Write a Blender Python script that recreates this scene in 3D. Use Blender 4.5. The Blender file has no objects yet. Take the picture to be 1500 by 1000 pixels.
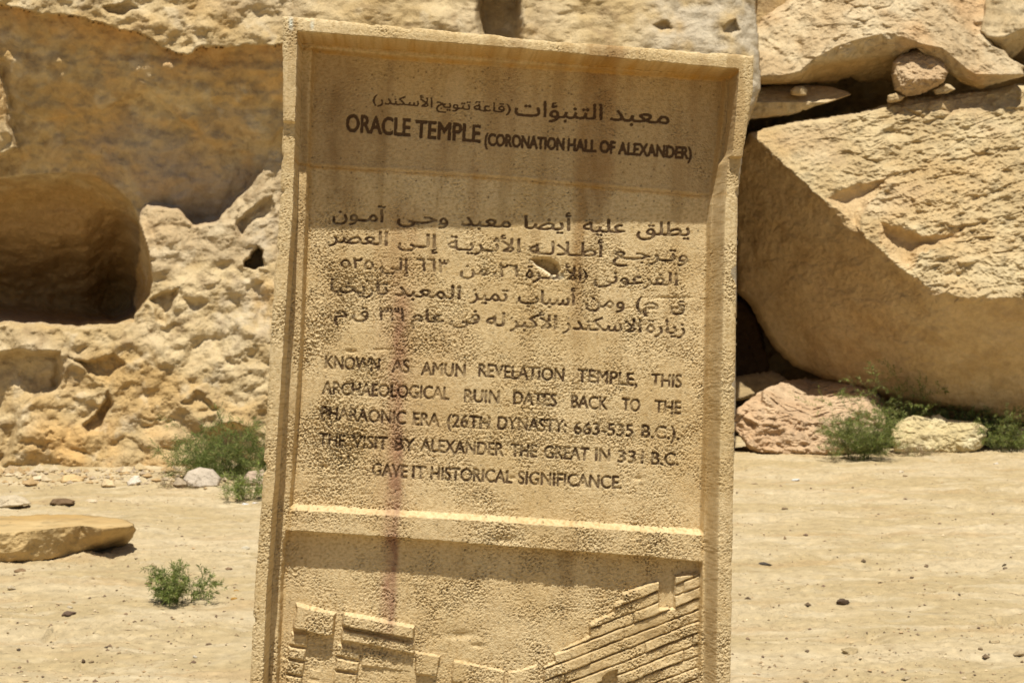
import bpy, math, random
import numpy as np
from mathutils import Vector, Matrix

# ---------------------------------------------------------------- camera, light
SC = bpy.context.scene
COL = SC.collection
CAM_H = 1.55
FOC = 3000.0                                  # focal length in photo pixels
PITCH = math.atan(100 / FOC)
cam_d = bpy.data.cameras.new('camera')
cam = bpy.data.objects.new('camera', cam_d)
COL.objects.link(cam)
cam.location = (0, 0, CAM_H)
cam.rotation_euler = (math.pi / 2 - PITCH, 0, 0)
cam_d.sensor_width = 36
cam_d.lens = 72.0
cam_d.clip_start = 0.02
cam_d.clip_end = 500
cam_d.dof.use_dof = True
cam_d.dof.focus_distance = 3.6
cam_d.dof.aperture_fstop = 24
SC.camera = cam

SUN_EL, SUN_AZ = math.radians(71), math.radians(4.5)      # azimuth from straight behind the camera, minus = left
W = bpy.data.worlds.new("World")
SC.world = W
W.use_nodes = True
nt = W.node_tree
sky = nt.nodes.new('ShaderNodeTexSky')
sky.sky_type = 'NISHITA'
sky.sun_disc = False
sky.sun_elevation = SUN_EL
sky.sun_rotation = math.pi
sky.dust_density = 2.0
nt.links.new(sky.outputs[0], nt.nodes['Background'].inputs[0])
nt.nodes['Background'].inputs[1].default_value = 0.05

sd_ = bpy.data.lights.new('sun', 'SUN')
sun = bpy.data.objects.new('sun', sd_)
COL.objects.link(sun)
sd_.energy = 5.0
sd_.angle = math.radians(0.5)
sd_.color = (1.0, 0.93, 0.80)
sv = Vector((math.sin(SUN_AZ) * math.cos(SUN_EL), -math.cos(SUN_AZ) * math.cos(SUN_EL), math.sin(SUN_EL)))
sun.rotation_euler = sv.to_track_quat('Z', 'Y').to_euler()
sun.location = (0, -4, 12)

SC.view_settings.view_transform = 'Standard'
SC.view_settings.look = 'None'
SC.view_settings.gamma = 1
SC.view_settings.exposure = 0.20
SC.render.engine = 'CYCLES'
SC.cycles.max_bounces = 8
SC.cycles.diffuse_bounces = 5

# ---------------------------------------------------------------- maths helpers
CP, SP = math.cos(PITCH), math.sin(PITCH)


def ray(px, py):
    a = (np.asarray(px, float) - 750) / FOC
    b = (500 - np.asarray(py, float)) / FOC
    a, b = np.broadcast_arrays(a, b)
    return np.stack([a, CP + b * SP, -SP + b * CP], -1)


def at(px, py, t):
    """world point at forward distance t seen at photo pixel px, py"""
    return np.array([0, 0, CAM_H]) + ray(px, py) * np.asarray(t, float)[..., None]


def gt(py, h=0.0):
    """forward distance at which a point of height h shows at row py"""
    b = (500 - np.asarray(py, float)) / FOC
    return (CAM_H - h) / np.maximum(SP - b * CP, 1e-3)


def ground_at(px, py):
    return at(px, py, gt(py))


def sstep(a, b, x):
    t = np.clip((x - a) / (b - a), 0, 1)
    return t * t * (3 - 2 * t)


def lerp(a, b, t):
    return a + (b - a) * t


def _hash(ix, iy, iz, seed):
    h = (ix.astype(np.uint32) * np.uint32(374761393) + iy.astype(np.uint32) * np.uint32(668265263)
         + iz.astype(np.uint32) * np.uint32(2147483647) + np.uint32((seed * 974634777) & 0xffffffff))
    h = (h ^ (h >> np.uint32(13))) * np.uint32(1274126177)
    h = (h ^ (h >> np.uint32(16))) * np.uint32(2246822519)
    return h ^ (h >> np.uint32(15))


_G = np.array([[1, 1, 0], [-1, 1, 0], [1, -1, 0], [-1, -1, 0], [1, 0, 1], [-1, 0, 1], [1, 0, -1], [-1, 0, -1],
               [0, 1, 1], [0, -1, 1], [0, 1, -1], [0, -1, -1], [1, 1, 0], [0, -1, 1], [-1, 1, 0], [0, -1, -1]], np.float32)


def perlin(P, seed=0):
    P = np.asarray(P, np.float32)
    F = np.floor(P)
    I = F.astype(np.int64)
    f = P - F
    u = f * f * f * (f * (f * 6 - 15) + 10)
    out = 0
    for dx in (0, 1):
        wx = u[..., 0] if dx else 1 - u[..., 0]
        for dy in (0, 1):
            wy = u[..., 1] if dy else 1 - u[..., 1]
            for dz in (0, 1):
                wz = u[..., 2] if dz else 1 - u[..., 2]
                g = _G[_hash(I[..., 0] + dx, I[..., 1] + dy, I[..., 2] + dz, seed) & 15]
                out = out + wx * wy * wz * (g[..., 0] * (f[..., 0] - dx) + g[..., 1] * (f[..., 1] - dy) + g[..., 2] * (f[..., 2] - dz))
    return out


def fbm(P, octv=4, seed=0, gain=0.5, ridged=False):
    s, a, tot = 0, 1.0, 0
    for k in range(octv):
        n = perlin(P * (2.03 ** k) + 17.3 * k, seed + k)
        if ridged:
            n = 1 - 2.6 * np.abs(n)
        s = s + a * n
        tot += a
        a *= gain
    return s / tot


def worley(P, seed=0, flat=False):
    """distance to the nearest feature point"""
    P = np.asarray(P, np.float32)
    F = np.floor(P).astype(np.int64)
    best = np.full(P.shape[:-1], 9.0, np.float32)
    best2 = np.full(P.shape[:-1], 9.0, np.float32)
    cid = np.zeros(P.shape[:-1], np.float32)
    for dx in (-1, 0, 1):
        for dy in (-1, 0, 1):
            for dz in ((0,) if flat else (-1, 0, 1)):
                c = F + np.array([dx, dy, dz])
                h = _hash(c[..., 0], c[..., 1], c[..., 2], seed)
                q = np.stack([(h & 1023) / 1023., ((h >> np.uint32(10)) & 1023) / 1023., ((h >> np.uint32(20)) & 1023) / 1023.], -1)
                if flat:
                    q[..., 2] = 0
                d = np.sqrt((((c + q) - P) ** 2).sum(-1)).astype(np.float32)
                m = d < best
                best2 = np.where(m, best, np.minimum(best2, d))
                cid = np.where(m, (h & 255) / 255., cid)
                best = np.where(m, d, best)
    return best, best2, cid


def poly_sd(x, y, poly):
    """signed distance to a polygon, positive inside"""
    x = np.asarray(x, np.float32); y = np.asarray(y, np.float32)
    d = np.full(x.shape, 1e9, np.float32)
    ins = np.zeros(x.shape, bool)
    n = len(poly)
    for i in range(n):
        ax, ay = poly[i]; bx, by = poly[(i + 1) % n]
        ex, ey = bx - ax, by - ay
        L = ex * ex + ey * ey
        if L == 0:
            continue
        t = np.clip(((x - ax) * ex + (y - ay) * ey) / L, 0, 1)
        d = np.minimum(d, (x - ax - t * ex) ** 2 + (y - ay - t * ey) ** 2)
        if by != ay:
            c = ((ay > y) != (by > y)) & (x < (bx - ax) * (y - ay) / (by - ay) + ax)
            ins ^= c
    d = np.sqrt(d)
    return np.where(ins, d, -d)


def pl(pts, v):
    """piecewise-linear curve through (key, value) pairs"""
    a = np.array(pts, float)
    return np.interp(v, a[:, 0], a[:, 1])


# ---------------------------------------------------------------- mesh helpers
def make_mesh(name, V, F, mat=None, col=None, nrm=None, smooth=True):
    V = np.asarray(V, np.float32).reshape(-1, 3)
    F = np.asarray(F, np.int32)
    me = bpy.data.meshes.new(name)
    me.vertices.add(len(V))
    me.vertices.foreach_set('co', V.ravel())
    k = F.shape[1]
    me.loops.add(F.size)
    me.loops.foreach_set('vertex_index', F.ravel())
    me.polygons.add(len(F))
    me.polygons.foreach_set('loop_start', np.arange(0, F.size, k, dtype=np.int32))
    me.polygons.foreach_set('loop_total', np.full(len(F), k, np.int32))
    me.polygons.foreach_set('use_smooth', np.full(len(F), smooth))
    me.update(calc_edges=True)
    if col is not None:
        col = np.array(col, np.float32)
        if mat is not None and mat.name not in ('leaf_green', 'twig', 'pebble'):
            col[..., 2] *= .97                       # warmer stone
        c = np.ones((len(V), 4), np.float32)
        c[:, :col.shape[-1]] = col.reshape(len(V), -1)
        ca = me.attributes.new('Col', 'FLOAT_COLOR', 'POINT')
        ca.data.foreach_set('color', c.ravel())
    if nrm is not None:
        me.normals_split_custom_set_from_vertices(nrm.astype(np.float32).tolist())
    if mat:
        me.materials.append(mat)
    return me


def add_obj(name, me, parent=None, mw=None):
    o = bpy.data.objects.new(name, me)
    COL.objects.link(o)
    if parent:
        o.parent = parent
    return o


def tag(o, label=None, cat=None, group=None, kind=None):
    if label: o['label'] = label
    if cat: o['category'] = cat
    if group: o['group'] = group
    if kind: o['kind'] = kind
    return o


def empty(name, loc):
    o = bpy.data.objects.new(name, None)
    COL.objects.link(o)
    o.location = loc
    o.empty_display_size = 0.1
    return o


def grid_faces(nr, nc, wrap=False):
    r = np.arange(nr - 1)[:, None]
    c = np.arange(nc if wrap else nc - 1)[None]
    c2 = (c + 1) % nc
    a = r * nc + c
    return np.stack([a, r * nc + c2, (r + 1) * nc + c2, (r + 1) * nc + c], -1).reshape(-1, 4)


def rgb(*c):
    return np.array(c, np.float32)


def mix(a, b, m):
    m = np.asarray(m)[..., None]
    return a * (1 - m) + b * m


# ---------------------------------------------------------------- materials
def material(name, base=None, rough=0.95, bump=(), grain=0.12, gscale=60, spec=0.15, coords='Object', speck=0.0, trans=0.0):
    m = bpy.data.materials.new(name)
    m.use_nodes = True
    N, L = m.node_tree.nodes, m.node_tree.links
    b = N['Principled BSDF']
    b.inputs['Roughness'].default_value = rough
    b.inputs['Specular IOR Level'].default_value = spec
    tc = N.new('ShaderNodeTexCoord')
    co = tc.outputs[coords]
    if base is None:
        at_ = N.new('ShaderNodeAttribute'); at_.attribute_name = 'Col'
        src = at_.outputs['Color']
    else:
        r = N.new('ShaderNodeRGB'); r.outputs[0].default_value = (*base, 1)
        src = r.outputs[0]
    nz = N.new('ShaderNodeTexNoise')
    nz.inputs['Scale'].default_value = gscale
    nz.inputs['Detail'].default_value = 6
    nz.inputs['Roughness'].default_value = 0.65
    L.new(co, nz.inputs['Vector'])
    mr = N.new('ShaderNodeMapRange')
    mr.inputs['From Min'].default_value = 0.3; mr.inputs['From Max'].default_value = 0.7
    mr.inputs['To Min'].default_value = 1 - grain; mr.inputs['To Max'].default_value = 1 + grain
    L.new(nz.outputs['Fac'], mr.inputs['Value'])
    mx = N.new('ShaderNodeVectorMath'); mx.operation = 'SCALE'
    L.new(src, mx.inputs[0]); L.new(mr.outputs[0], mx.inputs['Scale'])
    out = mx.outputs[0]
    if speck:
        n2 = N.new('ShaderNodeTexNoise'); n2.inputs['Scale'].default_value = gscale * 2.2; n2.inputs['Detail'].default_value = 3
        L.new(co, n2.inputs['Vector'])
        r2 = N.new('ShaderNodeMapRange')
        r2.inputs['From Min'].default_value = 0.62; r2.inputs['From Max'].default_value = 0.72
        r2.inputs['To Min'].default_value = 1; r2.inputs['To Max'].default_value = 1 - speck
        L.new(n2.outputs['Fac'], r2.inputs['Value'])
        m3 = N.new('ShaderNodeVectorMath'); m3.operation = 'SCALE'
        L.new(out, m3.inputs[0]); L.new(r2.outputs[0], m3.inputs['Scale'])
        out = m3.outputs[0]
    L.new(out, b.inputs['Base Color'])
    prev = None
    for (sc, dist, det) in bump:
        n = N.new('ShaderNodeTexNoise')
        n.inputs['Scale'].default_value = sc; n.inputs['Detail'].default_value = det
        n.inputs['Roughness'].default_value = 0.6
        L.new(co, n.inputs['Vector'])
        bp = N.new('ShaderNodeBump')
        bp.inputs['Distance'].default_value = dist
        bp.inputs['Strength'].default_value = 1.0
        L.new(n.outputs['Fac'], bp.inputs['Height'])
        if prev is not None:
            L.new(prev, bp.inputs['Normal'])
        prev = bp.outputs['Normal']
    if prev is not None:
        L.new(prev, b.inputs['Normal'])
    if trans:
        b.inputs['Subsurface Weight'].default_value = 0
        tr = N.new('ShaderNodeBsdfTranslucent'); ms = N.new('ShaderNodeMixShader')
        ms.inputs[0].default_value = trans
        L.new(out, tr.inputs['Color'])
        L.new(b.outputs[0], ms.inputs[1]); L.new(tr.outputs[0], ms.inputs[2])
        L.new(ms.outputs[0], N['Material Output'].inputs['Surface'])
    return m


M_cliff = material('cliff_rock', bump=((22, .020, 9), (90, .006, 6)), grain=.13, gscale=18)
M_ground = material('sandy_ground', bump=((12, .018, 8), (70, .006, 8)), grain=.13, gscale=16, speck=.25)
M_rock = material('boulder_rock', bump=((18, .022, 9), (100, .006, 6)), grain=.16, gscale=16)
M_smooth = material('fractured_rock', bump=((9, .012, 6), (60, .002, 5)), grain=.12, gscale=7)
M_slab = material('carved_sandstone', bump=((420, .0020, 8), (1300, .0006, 4)), grain=.13, gscale=190, speck=.22)
M_pebble = material('pebble', bump=((60, .004, 5),), grain=.2, gscale=50)
M_leaf = material('leaf_green', rough=.7, grain=.25, gscale=40, trans=.25, spec=.2)
M_twig = material('twig', grain=.2, gscale=60)

# ---------------------------------------------------------------- ground (one sheet)
def ground_height(x, y):
    P = np.stack([x, y, np.zeros_like(x)], -1)
    h = .030 * fbm(P * np.array([.9, 1.6, 1]), 4, 3)
    h += .030 * fbm(P * np.array([4, 6, 1]), 3, 9)
    r = fbm(P * np.array([14, 22, 1]), 3, 21, ridged=True)
    patch = sstep(-.1, .35, fbm(P * 1.3, 2, 33))
    wf = worley(P * np.array([1.9, 1.5, 1]) + .3 * perlin(P * 3)[..., None], 35, True)
    h -= .030 * sstep(.30, .08, wf[0]) * sstep(.25, .5, wf[2])
    h += .015 * r * (.3 + patch)
    h += .0035 * fbm(P * 48, 2, 40)
    # soil banked up against the foot of the cliff and the boulders
    h += .05 * sstep(14.8, 16.6, y) * sstep(.5, -2, x)
    return h


def build_ground():
    s = np.concatenate([-np.geomspace(14, .31, 40)[:-1], np.linspace(-.31, .31, 700), np.geomspace(.31, 14, 40)[1:]])
    y = np.concatenate([-np.geomspace(80, 1, 30), np.linspace(-.8, 6.0, 60), np.geomspace(6.1, 20, 560), np.geomspace(20.4, 200, 40)])
    g = np.maximum(np.abs(y), 3.2)
    Y, S = np.meshgrid(y, s, indexing='ij')
    X = S * g[:, None]
    Z = ground_height(X, Y)
    far = sstep(22, 27, np.hypot(X, Y))
    Z = Z * (1 - far)
    P = np.stack([X, Y, Z * 0], -1)
    n1 = fbm(P * np.array([.8, 1.9, 1]), 4, 51)
    n2 = fbm(P * np.array([3, 7, 1]), 4, 61)
    n3 = fbm(P * np.array([1.4, 3.0, 1]) + 7, 3, 71)
    c = mix(rgb(.39, .295, .160), rgb(.46, .362, .222), sstep(-.25, .3, n1))
    c = mix(c, rgb(.38, .26, .13), .55 * sstep(.1, .4, n3))
    c = mix(c, rgb(.50, .41, .27), .5 * sstep(.0, .35, n2))
    c = mix(c, rgb(.27, .19, .105), .45 * sstep(.22, .4, fbm(P * np.array([10, 20, 1]), 3, 81)))
    c = c * np.array([1.04, 1.08, 1.14], np.float32)
    n5 = fbm(P * np.array([22, 30, 1]), 3, 91)
    c = c * (1 + .22 * n5 + .16 * fbm(P * np.array([6, 9, 1]), 3, 93))[..., None]
    me = make_mesh('ground', np.stack([X, Y, Z], -1), grid_faces(len(y), len(s)), M_ground, c.reshape(-1, 3))
    o = add_obj('ground', me)
    tag(o, 'pale trampled sand and earth between the stone sign and the cliff', kind='structure')


build_ground()

# ---------------------------------------------------------------- cliff sheet
TO = 9.1                                      # extra distance of everything right of the cliff's end


def build_cliff():
    px = np.concatenate([np.linspace(-420, -24, 60)[:-1], np.arange(-24, 440, 1.75), np.linspace(442, 640, 60), np.arange(643, 800, 2.6),
                         np.arange(802, 1060, 3.4), np.arange(1062, 1135, 1.6), np.linspace(1140, 1900, 90)])
    py = np.concatenate([np.linspace(-420, -20, 70)[:-1], np.arange(-20, 712, 1.75), np.linspace(714, 760, 14)])
    Y, X = np.meshgrid(py, px, indexing='ij')
    # ragged coordinates so that no outline is smooth
    Pw = at(X, Y, np.full(X.shape, 16.0))
    wob = 9 * fbm(Pw * 3.2, 3, 101)
    woby = 9 * fbm(Pw * 3.2 + 40, 3, 105)
    fine = 3.0 * fbm(Pw * 14, 2, 111)
    x = X + wob + fine
    y = Y + woby + fine
    t = 8.0 + .55 * np.clip((690 - y) / 360, 0, 1.3)
    yE = pl([(-400, -10), (0, 6), (60, 20), (150, 32), (200, 50), (235, 68), (270, 82), (292, 68), (330, 70), (400, 66), (460, 64), (1120, 90)], x)
    # upper ledge: rounded front, set back again higher up
    up = np.clip((yE - y) / 60, 0, None)
    t = np.where(y < yE, 8.29 + .07 * up ** 1.2, t)
    t = np.where(x > 430, lerp(t, 8.32 + .16 * np.clip((100 - y) / 100, 0, 6), sstep(430, 520, x)), t)
    # shaded recess under the ledge
    yB = pl([(-400, 480), (196, 478), (203, 322), (215, 306), (240, 305), (262, 312), (284, 334), (320, 326), (345, 297), (375, 264), (392, 242), (401, 206), (425, 185), (450, 120)], x)
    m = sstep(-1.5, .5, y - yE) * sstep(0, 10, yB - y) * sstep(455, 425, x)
    dl = np.clip(y - yE, 0, 420)
    rec = 8.37 + dl * .0053 / 2.9 * 1.15
    line = pl([(-400, 150), (0, 160), (60, 175), (130, 165), (220, 130), (260, 170), (300, 205), (380, 212), (460, 200)], x)
    rec += .055 * sstep(-4, 7, y - line)
    line2 = pl([(-400, 95), (100, 80), (240, 85), (300, 95), (460, 92)], x)
    rec += -.03 * sstep(-6, 8, y - line2) * sstep(40, 0, y - line2 - 30)
    t = lerp(t, rec, m)
    # lit bulge at the very left
    b = sstep(0, 10, poly_sd(x, y, [(-300, 98), (0, 98), (8, 130), (16, 170), (26, 222), (8, 236), (-300, 240)]))
    t = lerp(t, np.minimum(t, 8.36 + .0006 * np.clip(y - 100, 0, 200)), b)
    # big rounded cave
    sdc = poly_sd(X + .35 * (wob + fine), Y + .35 * (woby + fine), [(-160, 300), (-60, 268), (0, 262), (50, 256), (100, 252), (145, 258), (172, 276), (192, 298), (208, 338), (219, 378),
                          (225, 408), (222, 430), (210, 450), (193, 466), (168, 477), (135, 482), (80, 478), (30, 472), (0, 468), (-60, 466), (-160, 440)])
    t += (.55 + 1.3 * sstep(330, 470, y)) * (1 - np.exp(-np.clip(sdc, 0, None) / lerp(40, 18, sstep(380, 470, y)))) + (.10 + .6 * sstep(120, 190, x) * sstep(285, 350, y)) * sstep(0, 3, sdc)
    # lip of the cave, pushed forward
    lip = sstep(60, 0, np.abs(y - 505)) * sstep(230, 190, x)
    t -= .05 * lip
    # lower-left alcove and pockets
    for poly, dep, w in (([(-200, 520), (30, 512), (88, 512), (95, 545), (86, 572), (60, 578), (35, 600), (22, 640), (6, 684), (-200, 690)], .19, 10),
                         ([(98, 522), (128, 530), (168, 520), (186, 535), (160, 566), (142, 560), (120, 540)], .09, 7),
                         ([(150, 586), (162, 566), (166, 590), (150, 630), (128, 636), (118, 620), (140, 604)], .12, 6),
                         ([(262, 590), (290, 570), (330, 600), (290, 612)], .06, 9),
                         ([(215, 438), (240, 425), (262, 420), (255, 450), (242, 475), (228, 470), (225, 450)], .10, 6),
                         ([(345, 330), (375, 300), (400, 290), (405, 312), (378, 322), (355, 352)], .08, 6),
                         ([(300, 630), (340, 615), (386, 640), (400, 690), (300, 690)], .14, 14),
                         ([(368, 370), (376, 355), (386, 362), (387, 388), (375, 394), (355, 389), (356, 382)], .35, 4),
                         ([(150, 10), (190, 2), (205, 12), (180, 22), (160, 20)], .06, 4),
                         ([(696, -40), (756, -40), (764, 0), (766, 40), (778, 120), (722, 120), (700, 46), (697, 20)], .42, 12),
                         ([(955, 36), (975, 33), (985, 44), (965, 50)], .05, 4),
                         ([(1062, 36), (1078, 28), (1084, 44), (1072, 54), (1060, 50)], .07, 5)):
        s = poly_sd(x, y, poly)
        t += dep * sstep(0, w, s)
        t -= .018 * np.exp(-(s / 9) ** 2) * (s < 0)
    # undercut foot
    t += .10 * sstep(672, 700, y) * (.4 + .6 * sstep(-.2, .3, fbm(Pw * 1.7, 2, 131)))
    # end of the cliff: weathered pillar at the right, dark hollow beyond it
    xe = pl([(-400, 1140), (-20, 1106), (0, 1105), (50, 1110), (95, 1113), (130, 1114), (150, 1108), (170, 1100), (200, 1090), (300, 1080), (760, 1075)], Y) + .3 * fine
    rr = np.clip((xe - X) / 45, 0, 1)
    t -= .06 * sstep(0, 1, rr) * sstep(1040, 1060, X)
    t += .22 * (1 - np.sqrt(np.clip(1 - (1 - rr) ** 2, 0, 1))) * (X < xe)
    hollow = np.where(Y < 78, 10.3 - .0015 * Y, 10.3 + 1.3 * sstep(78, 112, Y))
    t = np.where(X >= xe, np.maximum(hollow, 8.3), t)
    # rock relief
    t = t + np.where(X >= xe, TO, 8.0)
    Pq = at(X, Y, t)
    calm = np.clip(m + sstep(0, 30, sdc), 0, 1)
    amp = lerp(1.0, .9, calm) * np.where(X >= xe, .5, 1) * np.where((X > 1050) & (X < xe), .55, 1) * np.where((X > 430) & (X < 1050), .65, 1)
    bil = np.abs(fbm(Pq * 2.6, 3, 201)) * 2
    d = -.085 * (bil - .3) + .10 * fbm(Pq * 3.4, 3, 203)
    d += .07 * fbm(Pq * 1.3, 2, 205)
    d += .05 * np.abs(fbm(Pq * np.array([1.5, 1.5, 3.2]) + 3, 4, 207))
    rid = fbm(Pq * np.array([6, 6, 8.5]), 4, 211, ridged=True)
    d -= .015 * (rid - .2)
    w1, w2, cid = worley(Pq * np.array([9, 9, 12]) + .6 * np.stack([wob, woby, fine], -1) / 9, 5)
    d -= .006 * (w2 - w1 - .25) * (1 - .6 * calm)
    d += .012 * (cid - .5) * sstep(.02, .18, w2 - w1) * (1 - .8 * calm)
    pits = worley(Pq * 17, 8)[0]
    d += .014 * sstep(.34, .12, pits) * sstep(.0, .3, fbm(Pq * 1.9, 2, 221)) * (1 - calm)
    d -= .012 * fbm(Pq * 26, 4, 231)
    d -= .008 * fbm(Pq * 52, 2, 233, ridged=True) * (1 - .5 * calm)
    t = t + d * amp
    # turn the sheet back over the top so that it is a solid hill
    topm = np.clip((-200 - Y) / 220, 0, 1)
    t = t + 7 * topm ** 1.5
    V = at(X, Y, t)
    P = V
    n1 = fbm(P * 1.1, 4, 301); n2 = fbm(P * 3.1, 4, 311); n3 = fbm(P * .8 + 9, 3, 321); n4 = fbm(P * 7, 4, 331)
    c = mix(rgb(.46, .345, .185), rgb(.56, .445, .27), sstep(-.2, .25, n2))
    c = mix(c, rgb(.50, .335, .145), .75 * sstep(.02, .3, n1))
    c = mix(c, rgb(.45, .37, .27), .45 * sstep(.03, .28, n3))
    c = mix(c, rgb(.30, .21, .115), .55 * sstep(.12, .35, n4))
    c = mix(c, rgb(.62, .53, .38), .45 * sstep(.14, .35, fbm(P * 5 + 3, 3, 341)))
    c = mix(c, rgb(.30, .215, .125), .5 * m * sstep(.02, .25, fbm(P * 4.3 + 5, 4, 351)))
    c = mix(c, rgb(.56, .36, .15), .6 * m * sstep(.08, .3, fbm(P * 2.7 + 15, 4, 353)))
    # ochre band just under the ledge, grey-lilac patches lower down, rusty lower left
    och = m * sstep(60, 0, y - yE) * sstep(-.3, .2, n2 + .1)
    c = mix(c, rgb(.47, .27, .10), .7 * och)
    gl = m * sstep(10, 60, y - line) * sstep(-.1, .25, n1 * .5 + n3)
    c = mix(c, rgb(.36, .29, .24), .6 * gl)
    c = mix(c, rgb(.46, .29, .11), .75 * sstep(0, 30, sdc))
    rust = sstep(640, 600, y) * 0 + sstep(595, 640, y) * sstep(30, 60, x) * sstep(290, 220, x)
    c = mix(c, rgb(.58, .36, .14), .6 * rust * sstep(-.2, .2, n2))
    wht = np.exp(-(((x - 390) / 22) ** 2 + ((y - 345) / 40) ** 2)) + np.exp(-(((x - 370) / 70) ** 2 + ((y - 455) / 55) ** 2))
    c = mix(c, rgb(.62, .56, .46), .4 * np.clip(wht, 0, 1) * sstep(-.25, .15, n4))
    gr = sstep(900, 1000, X) * (X < xe)
    c = mix(c, rgb(.50, .45, .37), .75 * gr * sstep(-.2, .2, n2 + .1))
    c = np.where((X >= xe)[..., None], c * .6 + rgb(.26, .17, .08) * .4, c)  # shade of the hollow painted in: darker wall colour past the cliff end
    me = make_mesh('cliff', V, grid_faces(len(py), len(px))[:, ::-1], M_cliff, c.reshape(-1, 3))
    tag(add_obj('cliff', me), 'weathered sandstone cliff with a rounded cave, behind the stone sign', kind='structure')


build_cliff()

# ---------------------------------------------------------------- boulders
def densify(poly, n):
    p = np.array(poly, float)
    q = np.roll(p, -1, 0)
    L = np.hypot(*(q - p).T)
    s = np.concatenate([[0], np.cumsum(L)])
    u = np.linspace(0, s[-1], n, endpoint=False)
    cl = np.vstack([p, p[:1]])
    return np.interp(u, s, cl[:, 0]), np.interp(u, s, cl[:, 1])


def rock(name, poly, surf, thick, nt_, nr, amp=.03, freq=5, mat=None, colf=None, edge=.12, seed=0, center=None,
         label=None, cat=None, group=None, jag=2.0, aniso=(1, 1, 1), edge_w=.12, extra=None, ground=False):
    """closed rock: the outline is where the photo shows it, surf(x, y) gives the distance of its front surface"""
    ox, oy = densify(poly, nt_)
    cx, cy = center if center else (np.mean([p[0] for p in poly]), np.mean([p[1] for p in poly]))
    j = np.arange(nt_) / nt_ * 2 * math.pi
    JP = np.stack([np.cos(j) * 8, np.sin(j) * 8, np.zeros(nt_)], -1)
    jn = fbm(JP * max(1, nt_ / 300), 4, seed + 3)
    dx, dy = ox - cx, oy - cy
    L = np.hypot(dx, dy)
    f = 1 + jag * 2.5 * jn / L
    ox, oy = cx + dx * f, cy + dy * f
    r = np.linspace(0, 1, nr) ** .85
    R = r[:, None]
    X = cx + (ox - cx)[None] * R; Y = cy + (oy - cy)[None] * R
    t = surf(X, Y)
    if not ground:
        t = t + TO
    dist = (1 - R) * L[None]
    ew = edge_w * 100
    e = np.clip(1 - dist / ew, 0, 1)
    t = t + edge * (1 - np.sqrt(np.clip(1 - e ** 2.2, 0, 1)))
    P = at(X, Y, t)
    A = np.array(aniso)
    n = fbm(P * freq * A, 5, seed + 11, .55)
    rg = fbm(P * freq * 1.7 * A, 4, seed + 21, ridged=True)
    w1, w2, cid = worley(P * freq * 1.5 * A, seed + 7)
    d = amp * (1.6 * n - .45 * rg - .7 * (w2 - w1 - .2) + .7 * (cid - .5) * sstep(.02, .2, w2 - w1))
    if extra is not None:
        d = extra(X, Y, P, d)
    d = d * np.clip(dist / 6, .15, 1)
    t = t + d
    Vf = at(X, Y, t)
    # back half
    nb = 10
    rb = np.linspace(1, 0, nb + 1)[1:]
    Xb = cx + (ox - cx)[None] * rb[:, None]; Yb = cy + (oy - cy)[None] * rb[:, None]
    te = t[-1][None]
    tm = float(np.median(t[-1]))
    tb = lerp(tm, te, rb[:, None] ** 2) + thick * np.sqrt(1 - rb[:, None] ** 2) + .1 * thick * fbm(np.stack([Xb, Yb, Xb * 0], -1) * .02, 2, seed)
    Vb = at(Xb, Yb, tb)
    V = np.concatenate([Vf, Vb], 0)
    F = grid_faces(nr + nb, nt_, wrap=True)[:, ::-1]
    if colf is None:
        colf = lambda X, Y, P: warm(P, seed)
    C = np.concatenate([colf(X, Y, Vf), colf(Xb, Yb, Vb)], 0)
    flat = V.reshape(-1, 3)
    base = flat.mean(0); base[2] = flat[:, 2].min()
    me = make_mesh(name, flat - base, F, mat or M_rock, C.reshape(-1, 3))
    o = add_obj(name, me)
    o.location = base
    tag(o, label, cat, group)
    return o


def warm(P, seed=0, a=(.44, .335, .195), b=(.52, .42, .27), o=(.47, .30, .13), k=.5):
    n = fbm(P * 2.6, 4, 401 + seed); m_ = fbm(P * 1.3, 3, 411 + seed); q = fbm(P * 9, 3, 421 + seed)
    c = mix(rgb(*a), rgb(*b), sstep(-.2, .25, n))
    c = mix(c, rgb(*o), k * sstep(.0, .3, m_))
    return mix(c, c * .62, .6 * sstep(.12, .35, q))


# the great tilted boulder
def s_boulder(x, y):
    Wp = np.stack([x, y, x * 0], -1)
    x = x + 7 * fbm(Wp * .03, 3, 901) + 2 * fbm(Wp * .15, 2, 905)
    y = y + 7 * fbm(Wp * .03, 3, 903) + 2 * fbm(Wp * .15, 2, 907)
    p1 = 8.32 + (430 - y) * .0047
    p2 = 8.32 + (y - 432) * .0045 + .0002 * (x - 1400)
    p3 = 16.97 - .0075 * x + .0038 * y
    p3 = np.where(p3 > 10.1, 10.1 + (p3 - 10.1) * .7, p3)
    kk = .16
    p23 = kk * np.logaddexp(p2 / kk, p3 / kk) - .05
    t = np.maximum(p1, p23)
    # notch under the spike and a hollow in the lit face
    s = poly_sd(x, y, [(1206, 286), (1250, 267), (1290, 257), (1324, 249), (1306, 268), (1286, 286), (1270, 314), (1263, 345), (1262, 352), (1240, 335), (1222, 310)])
    t = t + .13 * sstep(-1, 22, s)
    s = poly_sd(x, y, [(1282, 318), (1320, 326), (1350, 338), (1392, 336), (1420, 322), (1412, 345), (1392, 364), (1350, 378), (1338, 402), (1306, 384), (1280, 356)])
    t = t + .15 * sstep(0, 26, s)
    return t


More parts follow.
